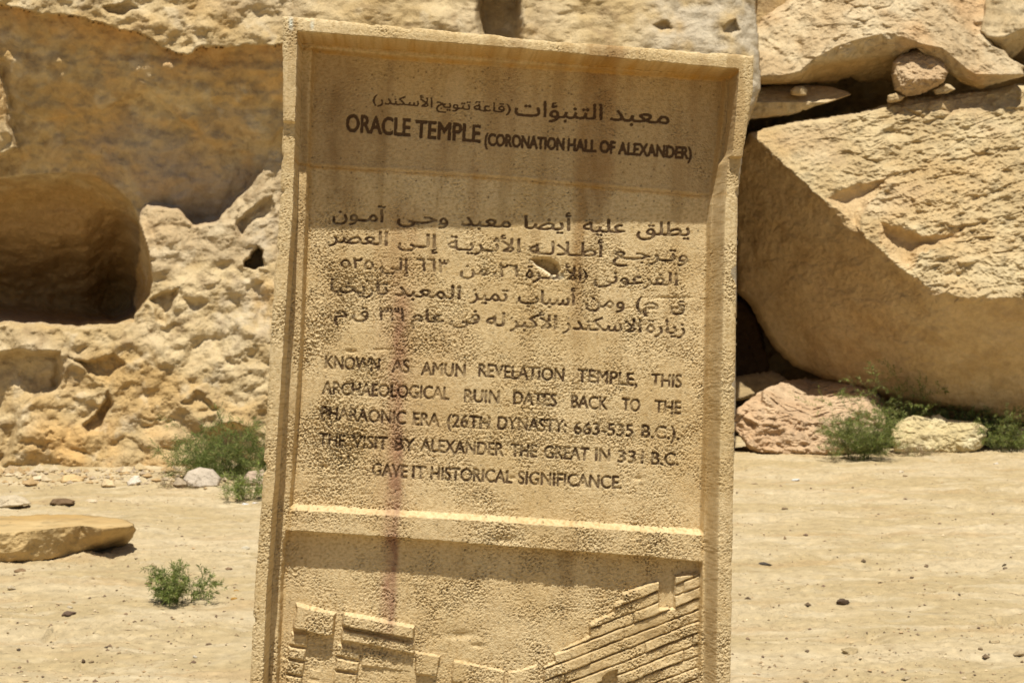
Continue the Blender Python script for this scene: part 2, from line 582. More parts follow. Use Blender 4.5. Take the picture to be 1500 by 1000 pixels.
def e_boulder(X, Y, P, d):
    p1 = 8.32 + (430 - Y) * .0047
    lit = sstep(-.10, .02, p1 - s_boulder(X, Y) + .03)
    strata = fbm(np.stack([P[..., 0] * 2.4 + P[..., 2] * 1.2, P[..., 1] * 3, P[..., 2] * 9 - P[..., 0] * 2.5], -1), 4, 77, ridged=True)
    lit2 = sstep(1180, 1300, X) * .7 + .3
    terr = worley(np.stack([P[..., 0] * 3.0, P[..., 1] * 3, P[..., 2] * 7 - P[..., 0] * 2], -1), 31)
    step = .05 * (terr[2] - .5) * sstep(0, .12, terr[1] - terr[0])
    return lerp(d * .20, d * 1.3 * lit2 - .016 * fbm(P * 16, 4, 79, ridged=True) - .035 * strata * lit2 + step * lit2, lit)


def c_boulder(X, Y, P):
    c = warm(P, 3, (.45, .345, .195), (.53, .43, .265), (.48, .325, .155), .45)
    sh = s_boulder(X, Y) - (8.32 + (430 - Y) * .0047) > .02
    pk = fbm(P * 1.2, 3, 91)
    c = mix(c, rgb(.56, .40, .22), .6 * sh)  # shaded face painted a lighter colour to lift its shade
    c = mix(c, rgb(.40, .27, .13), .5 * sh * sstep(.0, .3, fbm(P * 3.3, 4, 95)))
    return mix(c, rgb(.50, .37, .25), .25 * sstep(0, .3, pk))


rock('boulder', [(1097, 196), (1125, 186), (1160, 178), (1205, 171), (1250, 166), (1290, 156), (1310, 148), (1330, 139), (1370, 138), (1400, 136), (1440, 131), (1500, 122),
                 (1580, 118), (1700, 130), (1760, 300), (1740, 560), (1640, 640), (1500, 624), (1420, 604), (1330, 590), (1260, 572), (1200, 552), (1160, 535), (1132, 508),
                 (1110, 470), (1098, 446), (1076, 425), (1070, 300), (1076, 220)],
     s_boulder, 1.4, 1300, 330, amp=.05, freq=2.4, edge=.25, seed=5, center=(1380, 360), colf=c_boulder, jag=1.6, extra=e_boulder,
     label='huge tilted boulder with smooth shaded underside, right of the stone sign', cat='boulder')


# overhanging ledge above it
def s_ledge(x, y):
    cr = pl([(1090, 112), (1150, 112), (1172, 104), (1190, 88), (1225, 68), (1255, 58), (1290, 50), (1325, 54), (1350, 64), (1380, 70), (1430, 112), (1500, 108)], x)
    p1 = 9.42 + (cr - y) * .0045
    p2 = 9.42 + (y - cr) * .006 + .007 * np.clip(y - pl([(1090, 112), (1172, 104), (1190, 88), (1240, 84), (1300, 74), (1350, 66), (1400, 100), (1500, 112)], x), 0, None)
    t = np.maximum(p1, p2)
    return t


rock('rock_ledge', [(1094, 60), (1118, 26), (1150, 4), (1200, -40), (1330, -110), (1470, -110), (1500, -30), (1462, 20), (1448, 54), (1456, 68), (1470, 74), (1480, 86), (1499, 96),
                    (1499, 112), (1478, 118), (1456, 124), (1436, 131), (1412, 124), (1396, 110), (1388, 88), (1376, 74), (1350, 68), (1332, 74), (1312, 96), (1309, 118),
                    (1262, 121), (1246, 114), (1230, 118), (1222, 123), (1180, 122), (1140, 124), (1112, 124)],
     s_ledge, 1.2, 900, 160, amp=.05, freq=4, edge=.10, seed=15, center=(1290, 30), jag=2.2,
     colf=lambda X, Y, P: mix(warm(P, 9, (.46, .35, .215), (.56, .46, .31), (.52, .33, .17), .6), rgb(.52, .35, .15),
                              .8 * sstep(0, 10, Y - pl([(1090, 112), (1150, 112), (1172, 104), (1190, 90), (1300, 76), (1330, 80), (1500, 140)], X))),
     extra=lambda X, Y, P, d: d * lerp(1, .65, sstep(0, 10, Y - pl([(1090, 112), (1150, 112), (1172, 104), (1190, 90), (1300, 78), (1330, 90), (1500, 150)], X))),
     label='rough overhanging ledge of rock at the top right, above the dark crack', cat='rock ledge')

rock('rock_ledge', [(1436, 46), (1448, -20), (1500, -90), (1700, -90), (1720, 40), (1560, 64), (1500, 68), (1488, 82), (1477, 89), (1468, 80), (1452, 62)],
     lambda x, y: np.maximum(9.6 + (52 - y) * .0035, 9.6 + (y - pl([(1440, 56), (1470, 54), (1500, 38), (1700, 30)], x)) * .010), 1.0, 300, 70, amp=.035, freq=5, edge=.08,
     seed=25, center=(1560, 10), label='smooth orange shaded rock in the top right corner, beside the rough ledge', cat='rock ledge')

rock('wedged_stone', [(1307, 92), (1316, 82), (1330, 76), (1346, 70), (1372, 78), (1386, 92), (1389, 106), (1382, 122), (1366, 130), (1348, 139), (1326, 142), (1310, 132), (1305, 110)],
     lambda x, y: np.maximum(np.maximum(9.36 + (118 - y) * .006, 9.36 + (y - 112) * .004), 9.36 + (1335 - x) * .006), .35, 300, 60, amp=.035, freq=8, edge=.12, seed=35, jag=1.2,
     colf=lambda X, Y, P: warm(P, 4, (.46, .33, .20), (.52, .39, .25), (.50, .33, .2)),
     label='roughly cubic stone wedged in the crack between ledge and boulder', cat='stone')
rock('chip_stone', [(1300, 140), (1312, 136), (1326, 142), (1320, 148), (1306, 151), (1299, 150)], lambda x, y: 9.5 + (1310 - x) * .002, .1, 80, 14, amp=.01, freq=14, edge=.05, seed=36, jag=.5,
     edge_w=.05, label='small chip propped under the left corner of the wedged stone', cat='stone')
rock('chip_stone', [(1366, 132), (1384, 122), (1392, 124), (1400, 131), (1388, 137), (1370, 139)], lambda x, y: 9.5 + (1380 - x) * .002, .1, 80, 14, amp=.01, freq=14, edge=.05, seed=37, jag=.5,
     edge_w=.05, label='small chip propped under the right corner of the wedged stone', cat='stone')
rock('flat_stone', [(1078, 140), (1100, 129), (1140, 125), (1180, 124), (1215, 127), (1240, 134), (1247, 139), (1228, 146), (1212, 151), (1190, 157), (1168, 166), (1150, 170), (1110, 174), (1080, 178)],
     lambda x, y: np.maximum(9.55 + (150 - y) * .012, 9.55 + (y - 150) * .003), .5, 300, 50, amp=.018, freq=6, edge=.07, seed=38, edge_w=.06, jag=1,
     label='thin flat slab of rock lying in the dark crack, right of the sign', cat='stone')
rock('chip_stone', [(1157, 133), (1164, 127), (1176, 126), (1183, 131), (1182, 140), (1168, 141), (1159, 139)], lambda x, y: 9.5 + 0 * x, .08, 80, 14, amp=.008, freq=14, edge=.05, seed=39, jag=.4,
     edge_w=.05, label='small orange stone sitting on the thin flat slab in the crack', cat='stone')

# fallen rocks below the boulder
pinkc = lambda X, Y, P: warm(P, 7, (.50, .36, .235), (.57, .43, .29), (.48, .31, .18), .5)


def s_pink(x, y):
    cr = pl([(1085, 590), (1115, 592), (1118, 580), (1150, 606), (1190, 622), (1240, 606), (1270, 600), (1300, 625)], x)
    base = gt(664)
    return base - .12 + (655 - y) * .004 + .022 * np.clip(cr - y, 0, None)


rock('pink_rock', ground=True, poly=[(1068, 606), (1088, 592), (1104, 580), (1118, 570), (1150, 558), (1180, 553), (1212, 554), (1240, 560), (1270, 570), (1292, 577), (1300, 604), (1292, 640),
                   (1262, 664), (1200, 668), (1140, 668), (1100, 660), (1084, 640), (1072, 624)],
     surf=s_pink, thick=.5, nt_=500, nr=100, amp=.075, freq=4.5, edge=.12, seed=45, aniso=(1, 1, 1.4), colf=pinkc, jag=1.6,
     label='large pinkish fallen rock at the foot of the boulder, right of the sign', cat='rock')
rock('yellow_stone', ground=True, poly=[(1306, 628), (1318, 616), (1336, 608), (1362, 610), (1376, 606), (1384, 613), (1410, 616), (1436, 618), (1447, 629), (1444, 642), (1438, 656), (1420, 664), (1360, 666), (1312, 662), (1304, 645)],
     surf=lambda x, y: np.maximum(gt(660) - .22 + (636 - y) * .006, gt(660) - .22 + (634 - y) * .0015), thick=.4, nt_=360, nr=70, amp=.03, freq=8, edge=.10, seed=55, jag=1.3,
     colf=lambda X, Y, P: warm(P, 8, (.54, .45, .26), (.64, .57, .38), (.5, .38, .19), .4),
     label='pale yellow blocky stone between the green bushes below the boulder', cat='stone')
rock('pink_stone', ground=True, poly=[(1484, 640), (1490, 628), (1505, 622), (1540, 626), (1552, 650), (1530, 662), (1494, 654)], surf=lambda x, y: gt(656) - .1 + np.abs(y - 640) * .004, thick=.25, nt_=120, nr=24, amp=.02, freq=10, edge=.08, seed=56,
     colf=pinkc, label='pinkish stone cut off by the right edge of the picture', cat='stone')
rock('shade_painted_rock', [(1060, 420), (1092, 440), (1108, 462), (1120, 500), (1128, 540), (1120, 560), (1060, 566)], lambda x, y: 10.9 + (1120 - x) * .002 + 0 * y, .5, 160, 24, amp=.03, freq=4, seed=57,
     colf=lambda X, Y, P: warm(P, 2, (.13, .08, .045), (.16, .10, .055), (.13, .08, .04)), label='brown rock, shade painted into its colour, deep in the dark hollow under the boulder', cat='rock')  # the hollow's shade is painted into this very dark rock colour
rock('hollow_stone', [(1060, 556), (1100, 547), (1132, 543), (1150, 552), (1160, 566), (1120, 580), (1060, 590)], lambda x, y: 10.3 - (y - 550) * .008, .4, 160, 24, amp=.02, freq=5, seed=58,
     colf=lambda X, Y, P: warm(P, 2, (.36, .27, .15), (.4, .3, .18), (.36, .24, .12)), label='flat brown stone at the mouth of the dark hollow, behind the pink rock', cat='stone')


# flat slab lying at the left
def s_flat(x, y):
    edge_y = pl([(-120, 782), (0, 780), (40, 778), (90, 772), (120, 769), (150, 773), (185, 770), (200, 768)], x)
    h = .17
    yb = pl([(-150, 826), (20, 824), (60, 821), (100, 814), (150, 806), (184, 798), (200, 786)], x)
    e = gt(edge_y, h)
    f = np.clip((y - edge_y) / (yb - edge_y), 0, 1.2)
    return np.where(y < edge_y, gt(y, h), lerp(e, gt(yb) - .01, f ** 2.2))


rock('flat_boulder', ground=True, poly=[(-150, 770), (-80, 762), (0, 756), (60, 753), (110, 753), (150, 756), (180, 760), (196, 766), (199, 775), (196, 786), (184, 798), (150, 806), (100, 814), (60, 821), (20, 824), (-60, 826), (-150, 826)],
     surf=s_flat, thick=.05, nt_=500, nr=90, amp=.026, freq=5, edge=.03, edge_w=.05, seed=65, jag=1.6, center=(20, 786), mat=M_smooth,
     colf=lambda X, Y, P: warm(P, 6, (.43, .30, .14), (.50, .37, .19), (.40, .26, .10), .7),
     label='long flat ochre stone lying on the sand at the left edge', cat='stone')
rock('small_stone', ground=True, poly=[(-20, 818), (4, 814), (8, 818), (4, 824), (-20, 826)], surf=lambda x, y: gt(823) - .02 + 0 * x, thick=.05, nt_=60, nr=10, amp=.006, freq=12, edge=.03, edge_w=.04, seed=66, jag=.3,
     label='small ochre stone against the near side of the long flat stone', cat='stone')

footst = [
    ('foot_stone', [(268, 702), (275, 690), (292, 684), (312, 687), (324, 700), (320, 712), (296, 716), (274, 714)], (.50, .43, .35), 'rounded grey stone half hidden by the green grass at the cliff foot'),
    ('foot_stone', [(186, 706), (196, 696), (203, 696), (208, 706), (198, 712), (186, 712)], (.60, .54, .46), 'small pointed white stone at the foot of the cliff, left of the rounded grey stone'),
    ('foot_stone', [(88, 704), (92, 696), (108, 694), (124, 700), (122, 706), (90, 708)], (.58, .42, .22), 'low orange stone at the cliff foot below the rusty bulge'),
    ('foot_stone', [(32, 703), (50, 697), (62, 696), (64, 701), (50, 706), (34, 706)], (.58, .49, .35), 'thin pale flake of stone leaning at the cliff foot, far left'),
    ('foot_stone', [(4, 690), (14, 681), (30, 683), (36, 692), (26, 699), (8, 697)], (.44, .33, .2), 'brown lumpy stone in the shade of the cliff foot, far left'),
    ('foot_stone', [(148, 708), (152, 701), (166, 703), (170, 712), (158, 714), (148, 712)], (.56, .44, .27), 'small tan stone at the cliff foot between the orange and the white one'),
    ('foot_stone', [(355, 702), (364, 690), (386, 687), (392, 700), (384, 712), (360, 710)], (.44, .34, .26), 'brown stone behind the grass beside the left edge of the sign'),
    ('pale_stone', [(-30, 736), (0, 726), (22, 724), (36, 728), (46, 737), (30, 741), (10, 744), (-30, 745)], (.50, .42, .30), 'whitish flat stone on the sand at the far left, beyond the long flat stone'),
    ('dark_stone', [(72, 737), (78, 730), (96, 729), (110, 733), (108, 738), (84, 741)], (.16, .105, .06), 'dark brown curved flat stone on the sand between two pale flat ones'),
    ('pale_stone', [(121, 735), (130, 730), (142, 731), (145, 735), (134, 738), (122, 738)], (.52, .43, .30), 'small pale flat stone right of the dark curved one'),
]
for i, (nm, poly, colr, lab) in enumerate(footst):
    yb = max(p[1] for p in poly)
    rock(nm, poly, ground=True, surf=lambda x, y, yb=yb: gt(yb) - .03 + (yb - y) * .004, thick=.10, nt_=110, nr=18, amp=.012, freq=12, edge=.06, edge_w=.06, seed=70 + i, jag=.5,
         colf=lambda X, Y, P, q=colr: warm(P, 5, q, tuple(v * 1.12 for v in q), tuple(v * .85 for v in q)), label=lab, cat='stone')

# ---------------------------------------------------------------- the carved stone sign
SD = 3.6                                     # forward distance of the text panel
LEAN = math.radians(1.0)
YAW = math.radians(3.0)                     # right edge a little further away                     # on top of the camera's own pitch
# slab frame: origin on the view axis, u right / v up in the slab, w towards the viewer
ORI = at(750, 500, np.array(SD))
ROLL = math.radians(-2.9)
fw = np.array([0, CP, -SP]); upc = np.array([0, SP, CP]); rt = np.array([1., 0, 0])
rt, fw = rt * math.cos(YAW) + fw * math.sin(YAW), fw * math.cos(YAW) - rt * math.sin(YAW)
v_dir = upc * math.cos(LEAN) + fw * math.sin(LEAN)
w_dir = np.cross(rt, v_dir)
U_AX = rt * math.cos(ROLL) + v_dir * math.sin(ROLL)
V_AX = -rt * math.sin(ROLL) + v_dir * math.cos(ROLL)
W_AX = w_dir
BASE = ORI.copy()


# the pixel in which the slab's own normal vanishes
_l = np.array([-W_AX[0], -W_AX @ np.array([0, SP, CP]), -W_AX @ np.array([0, CP, -SP])])
FOOT = (750 + FOC * _l[0] / _l[2], 500 - FOC * _l[1] / _l[2])


def to_w0(x, y, w):
    """where a thing traced on level w of the slab lies in the pixel frame of level 0"""
    f = (SD - w) / SD
    return FOOT[0] + (x - FOOT[0]) * f, FOOT[1] + (y - FOOT[1]) * f


def px_to_uv(x, y):
    d = ray(x, y)
    t = ((ORI - np.array([0, 0, CAM_H])) @ W_AX) / (d @ W_AX)
    P = np.array([0, 0, CAM_H]) + d * t[..., None] - ORI
    return P @ U_AX, P @ V_AX


H_CAP, H_BOR, H_MOL = .130, .119, .026


def curve_w0(pts, w, by='y'):
    """traced (x, y) points of level w -> interpolation table in level-0 pixels, keyed by y (or x)"""
    q = [to_w0(a, b, w) for a, b in pts]
    return [(b, a) for a, b in q] if by == 'y' else q


OUT_L = curve_w0([(414, 20), (415, 178), (413, 215), (410, 300), (402, 400), (396, 500), (388, 650), (385, 700), (378, 800), (372.6, 860), (366, 1000), (344, 1500)], H_BOR)
OUT_R = curve_w0([(1107, 70), (1106, 130), (1101, 152), (1095, 200), (1090, 226), (1087, 250), (1084.5, 300), (1083, 400), (1078, 740), (1074, 1000), (1062, 1500)], H_BOR)
IN_L = curve_w0([(437, 40), (434, 178), (430, 300), (423, 400), (403.5, 700), (392, 860), (386, 1000), (364, 1500)], H_BOR)
IN_R = curve_w0([(1084, 95), (1080, 150), (1074, 222), (1070, 235), (1066, 300), (1056, 740), (1053, 1000), (1042, 1500)], H_BOR)
MO_L = curve_w0([(457, 70), (452, 200), (449, 300), (441, 500), (427, 700), (424, 745), (414, 800), (411, 860), (405, 1000), (385, 1500)], H_MOL)
MO_R = curve_w0([(1064, 115), (1056, 200), (1042, 300), (1036, 600), (1032, 740), (1029, 825), (1025, 1000), (1012, 1500)], H_MOL)
TOP = curve_w0([(405, 22), (416, 23), (440, 25), (488, 29), (560, 36), (650, 44), (728, 50), (780, 56), (908, 64), (990, 70), (1072, 75), (1108, 77)], H_CAP, 'x')
LIP = curve_w0([(437, 46.5), (600, 58.5), (780, 71.6), (940, 86), (1083, 98.5)], H_CAP, 'x')
MTOP = curve_w0([(458, 70), (585, 82), (780, 94), (1064, 113)], H_MOL, 'x')
BAR_T = curve_w0([(410, 743), (424, 744), (735, 762), (1034, 782), (1060, 784)], H_MOL, 'x')
BAR_B = curve_w0([(400, 776), (417, 777), (600, 789), (735, 800), (964, 817), (1029, 824)], H_MOL, 'x')

# --- lettering raster -------------------------------------------------------
RX0, RY0, RS = 440, 120, 3.0
RW, RH = int(630 * RS), int(620 * RS)


def glyph_loops(s, res=5):
    """closed outlines of a word, in em units"""
    cu = bpy.data.curves.new('tmp', 'FONT')
    cu.body = s
    cu.resolution_u = res
    cu.fill_mode = 'NONE'
    o = bpy.data.objects.new('tmp', cu)
    COL.objects.link(o)
    dg = bpy.context.evaluated_depsgraph_get()
    me = bpy.data.meshes.new_from_object(o.evaluated_get(dg))
    n = len(me.vertices)
    v = np.zeros(n * 3); me.vertices.foreach_get('co', v); v = v.reshape(-1, 3)[:, :2]
    e = np.zeros(len(me.edges) * 2, int); me.edges.foreach_get('vertices', e); e = e.reshape(-1, 2)
    bpy.data.objects.remove(o); bpy.data.curves.remove(cu); bpy.data.meshes.remove(me)
    linked = set(map(tuple, np.sort(e, 1).tolist()))
    starts = [0] + [k for k in range(1, n) if (k - 1, k) not in linked] + [n]
    return [v[a:b] for a, b in zip(starts[:-1], starts[1:]) if b - a > 2]


def raster(mask, loops):
    """non-zero winding fill"""
    acc = np.zeros((mask.shape[0], mask.shape[1] + 1), np.int16)
    lo, hi = mask.shape[0], 0
    for P in loops:
        Q = np.roll(P, -1, 0)
        for (ax, ay), (bx, by) in zip(P, Q):
            if ay == by:
                continue
            d = 1 if by > ay else -1
            y0, y1 = (ay, by) if d > 0 else (by, ay)
            r0, r1 = max(int(math.ceil(y0)), 0), min(int(math.ceil(y1)), mask.shape[0])
            if r1 <= r0:
                continue
            ys = np.arange(r0, r1)
            xs = np.clip(np.ceil(ax + (ys - ay) * (bx - ax) / (by - ay)).astype(int), 0, mask.shape[1])
            acc[ys, xs] += d
            lo, hi = min(lo, r0), max(hi, r1)
    if hi > lo:
        mask[lo:hi] |= np.cumsum(acc[lo:hi], 1)[:, :-1] != 0


def dilate(m, r):
    out = m.copy()
    R = int(math.ceil(r))
    for dy in range(-R, R + 1):
        for dx in range(-R, R + 1):
            if (dx or dy) and dx * dx + dy * dy <= r * r + .01:
                out |= np.roll(np.roll(m, dy, 0), dx, 1)
    return out


def blur(m, n=1):
    for _ in range(n):
        m = (m + np.roll(m, 1, 0) + np.roll(m, -1, 0)) / 3
        m = (m + np.roll(m, 1, 1) + np.roll(m, -1, 1)) / 3
    return m


def put(mask, s, x0, x1, yb0, yb1, size):
    """word s from x0 to x1 with its baseline going from yb0 to yb1, em size in pixels"""
    L = glyph_loops(s)
    a, b = min(p[:, 0].min() for p in L), max(p[:, 0].max() for p in L)
    out = []
    for p in L:
        u = (p[:, 0] - a) / (b - a)
        v = p[:, 1] * size
        X = lerp(x0, x1, u) + v * .045
        Y = lerp(yb0, yb1, u) - v
        out.append(np.stack([(X - RX0) * RS, (Y - RY0) * RS], -1))
    raster(mask, out)


# Arabic letters in their joining forms, right to left in memory, written out left to right
AR = {  # letter: isolated, final, initial, medial
    'ا': 'FE8D FE8E', 'أ': 'FE83 FE84', 'إ': 'FE87 FE88', 'آ': 'FE81 FE82', 'ب': 'FE8F FE90 FE91 FE92', 'ة': 'FE93 FE94', 'ت': 'FE95 FE96 FE97 FE98',
    'ث': 'FE99 FE9A FE9B FE9C', 'ج': 'FE9D FE9E FE9F FEA0', 'ح': 'FEA1 FEA2 FEA3 FEA4', 'خ': 'FEA5 FEA6 FEA7 FEA8', 'د': 'FEA9 FEAA', 'ر': 'FEAD FEAE', 'ز': 'FEAF FEB0',
    'س': 'FEB1 FEB2 FEB3 FEB4', 'ص': 'FEB9 FEBA FEBB FEBC', 'ض': 'FEBD FEBE FEBF FEC0', 'ط': 'FEC1 FEC2 FEC3 FEC4', 'ع': 'FEC9 FECA FECB FECC', 'ف': 'FED1 FED2 FED3 FED4',
    'ق': 'FED5 FED6 FED7 FED8', 'ك': 'FED9 FEDA FEDB FEDC', 'ل': 'FEDD FEDE FEDF FEE0', 'م': 'FEE1 FEE2 FEE3 FEE4', 'ن': 'FEE5 FEE6 FEE7 FEE8', 'ه': 'FEE9 FEEA FEEB FEEC',
    'و': 'FEED FEEE', 'ؤ': 'FE85 FE86', 'ى': 'FEEF FEF0', 'ي': 'FEF1 FEF2 FEF3 FEF4', 'ـ': '0640 0640 0640 0640'}
LIG = {'لا': ('FEFB', 'FEFC'), 'لأ': ('FEF7', 'FEF8')}


def shape(w):
    out, i, prev = [], 0, False
    while i < len(w):
        c = w[i]
        two = w[i:i + 2]
        if two in LIG:
            out.append(chr(int(LIG[two][1 if prev else 0], 16))); prev = False; i += 2; continue
        if c not in AR:
            out.append(c); prev = False; i += 1; continue
        f = AR[c].split()
        nxt = i + 1 < len(w) and w[i + 1] in AR
        dual = len(f) == 4
        if prev and dual and nxt: k = 3
        elif prev: k = 1
        elif dual and nxt: k = 2
        else: k = 0
        out.append(chr(int(f[k], 16)))
        prev = dual
        i += 1
    return ''.join(out[::-1])


A = lambda w: shape(w)
LINES = [
    # words: (text, x0, x1, baseline y at x0, at x1, em px); then dilation in raster px, carve depth m, wear
    ([(A('معبد'), 894, 980, 176, 182, 32), (A('التنبؤات'), 754, 882, 169, 176, 32)], 2.6, .0012, 0),
    ([(')', 741, 748, 164.5, 165, 18), (A('قاعة'), 694, 739, 162, 165, 19), (A('تتويج'), 639, 689, 157, 161, 19), (A('الأسكندر'), 553, 633, 152, 157, 19), ('(', 546, 552, 151, 151.5, 18)], 1.5, .0010, 0),
    ([('ORACLE', 507, 600, 192.5, 199.5, 36.5), ('TEMPLE', 608.5, 703, 201, 208.5, 36.5), ('(CORONATION', 710, 826, 212.5, 220, 25), ('HALL', 832, 873, 220, 222.5, 25), ('OF', 879, 900.5, 223, 224.5, 25),
      ('ALEXANDER)', 906, 1012.5, 225.5, 233, 25)], 3.2, .0014, 0),
    ([(A('يطلق'), 933, 1010, 344, 346, 28), (A('عليه'), 854, 915, 339, 342, 28), (A('أيضا'), 768, 836, 335, 338, 28), (A('معبد'), 676, 748, 330, 334, 28), (A('وحـى'), 582, 656, 325, 329, 28), (A('آمـون'), 487, 564, 322, 325, 28)], 2.0, .0022, .3),
    ([(A('وتـرجـع'), 898, 1007, 379, 384, 28), (A('أطـلالـه'), 775, 883, 372, 377, 28), (A('الأثـريـة'), 656, 761.5, 366, 370, 28), (A('إلـى'), 583, 640.5, 361, 364, 28), (A('العصر'), 482, 567, 355, 360, 28)], 2.0, .0022, .5),
    ([(A('الفرعونى'), 870, 992, 414, 419, 27), (')', 853, 860, 410, 410.5, 22), (A('الأسـرة'), 770, 851, 407, 411, 27), ('٢٦', 731, 759, 405, 406.5, 27), ('،', 723, 727, 404, 404, 27), (A('من'), 674, 714, 402, 404, 28),
      ('٦٦٣', 610, 657, 397, 400, 28), (A('إلى'), 557, 599, 395, 398, 27), ('٥٢٥', 499, 547, 392, 395, 23)], 2.0, .0022, .6),
    ([(A('ق'), 983, 1003, 456, 457, 26), (A('م'), 942, 964, 453, 454, 26), ('(', 932, 940, 453, 453.5, 27), (A('ومن'), 858, 914.5, 449, 452, 28), (A('أسباب'), 759, 842, 444, 448, 28), (A('تميز'), 689, 743.5, 439, 442, 28),
      (A('المعبد'), 578, 674, 433, 439, 28), (A('تاريخيا'), 484, 568, 428, 432, 28)], 2.0, .0022, .6),
    ([(A('زيارة'), 947, 1003, 487, 490, 28), (A('الاسكندر'), 824, 939, 482, 487, 28), (A('الأكبر'), 747, 815.5, 479, 482, 28), (A('له'), 712, 739, 477, 478, 28), (A('فى'), 659.5, 702.5, 474, 475, 28), (A('عام'), 602.5, 650, 471, 473, 27),
      ('٣٣١', 555, 591, 469, 470.5, 28), (A('ق'), 516, 539, 466, 467, 27), (A('م.'), 481, 508, 465, 466, 27)], 2.0, .0022, .6),
    ([('KNOWN', 476, 556, 540, 544, 27.5), ('AS', 574, 599, 545, 546, 27.5), ('AMUN', 617, 681, 549, 552.5, 27.5), ('REVELATION', 701, 826, 551.5, 559, 27.5), ('TEMPLE,', 846, 933, 559, 565.5, 27.5), ('THIS', 954, 998, 566, 568, 27.5)], 2.0, .0026, .6),
    ([('ARCHAEOLOGICAL', 472, 658, 577, 585.5, 27), ('RUIN', 680, 731, 588.5, 591, 27), ('DATES', 752, 815, 592, 595.5, 27), ('BACK', 837, 890, 597, 600.5, 27), ('TO', 911, 937, 601.5, 603, 27), ('THE', 959, 997, 604.5, 606.5, 27)], 2.0, .0026, .6),
    ([('PHARAONIC', 470, 594, 613.5, 621.5, 27), ('ERA', 605, 643, 622.5, 624.5, 27), ('(26TH', 655, 717, 625, 628.5, 27), ('DYNASTY:', 729, 829, 628.5, 633.5, 27), ('663-535', 841, 927, 635.5, 639.5, 26), ('B.C.).', 940, 995, 640.5, 644, 27)], 2.0, .0026, .6),
    ([('THE', 467, 505, 652, 655, 27), ('VISIT', 516, 567, 655.5, 658.5, 27), ('BY', 578, 607, 659, 661, 27), ('ALEXANDER', 616, 737, 661, 667.5, 27), ('THE', 748, 786, 668.5, 670, 27), ('GREAT', 797, 862, 670.5, 674.5, 27),
      ('IN', 872, 893, 675, 676, 27), ('331', 905, 942, 677, 678.5, 26), ('B.C.', 954, 994, 680, 682, 27)], 2.0, .0026, .55),
    ([('GAVE', 545, 596, 696.5, 700, 27), ('IT', 604, 623, 700.5, 701.5, 27), ('HISTORICAL', 631, 750, 702, 707.5, 27), ('SIGNIFICANCE.', 759, 910, 708.5, 716, 27)], 2.0, .0026, .5),
]


def sample(img, x, y):
    u = np.clip((x - RX0) * RS, 0, img.shape[1] - 1.001); v = np.clip((y - RY0) * RS, 0, img.shape[0] - 1.001)
    i, j = u.astype(int), v.astype(int)
    fu, fv = u - i, v - j
    return (img[j, i] * (1 - fu) * (1 - fv) + img[j, i + 1] * fu * (1 - fv) + img[j + 1, i] * (1 - fu) * fv + img[j + 1, i + 1] * fu * fv)


# relief in the lower recess: (polygon in photo pixels, height above the recess floor, kind)
BLOCKS = [
    ([(434, 884), (491, 897), (488, 930), (479, 933), (430, 922)], .016),
    ([(427, 925), (452, 929), (449, 947), (423, 943)], .009),
    ([(422, 945), (449, 949), (446, 967), (421, 963)], .010),
    ([(420, 965), (446, 969), (443, 990), (418, 985)], .009),
    ([(418, 987), (443, 992), (440, 1040), (412, 1034)], .010),
    ([(455, 959), (487, 966), (486, 980), (453, 975)], .004),
    ([(453, 977), (471, 980), (470, 996), (451, 992)], .005),
    ([(473, 980), (486, 982), (484, 998), (472, 996)], .004),
    ([(449, 994), (486, 1000), (484, 1040), (446, 1036)], .005),
    ([(503, 897), (609, 918), (608, 938), (501, 917)], .019),
    ([(500, 920), (608, 942), (606, 959), (499, 938)], .015),
    ([(494, 942), (528, 950), (526, 966), (492, 960)], .009),
    ([(492, 962), (526, 968), (524, 984), (490, 980)], .010),
    ([(490, 982), (524, 986), (522, 1040), (488, 1036)], .009),
    ([(530, 950), (603, 963), (605, 986), (528, 975)], .009),
    ([(606, 953), (646, 959), (641, 993), (607, 987)], .014),
    ([(610, 992), (636, 997), (634, 1040), (608, 1036)], .008),
    ([(664, 966), (741, 982), (740, 1010), (660, 1000)], .017),
    ([(743, 984), (790, 972), (792, 1004), (743, 1010)], .015),
    ([(660, 1003), (790, 1016), (788, 1050), (656, 1040)], .010),
]
STAIR = [(796, 1080), (796, 977), (813, 968), (811, 957), (864, 931), (863, 913), (899, 896), (899, 884), (911, 878), (912, 868), (944, 856), (964, 851), (967, 852), (967, 890), (987, 890), (988, 843),
         (1006, 841), (1026, 838), (1026, 1080)]


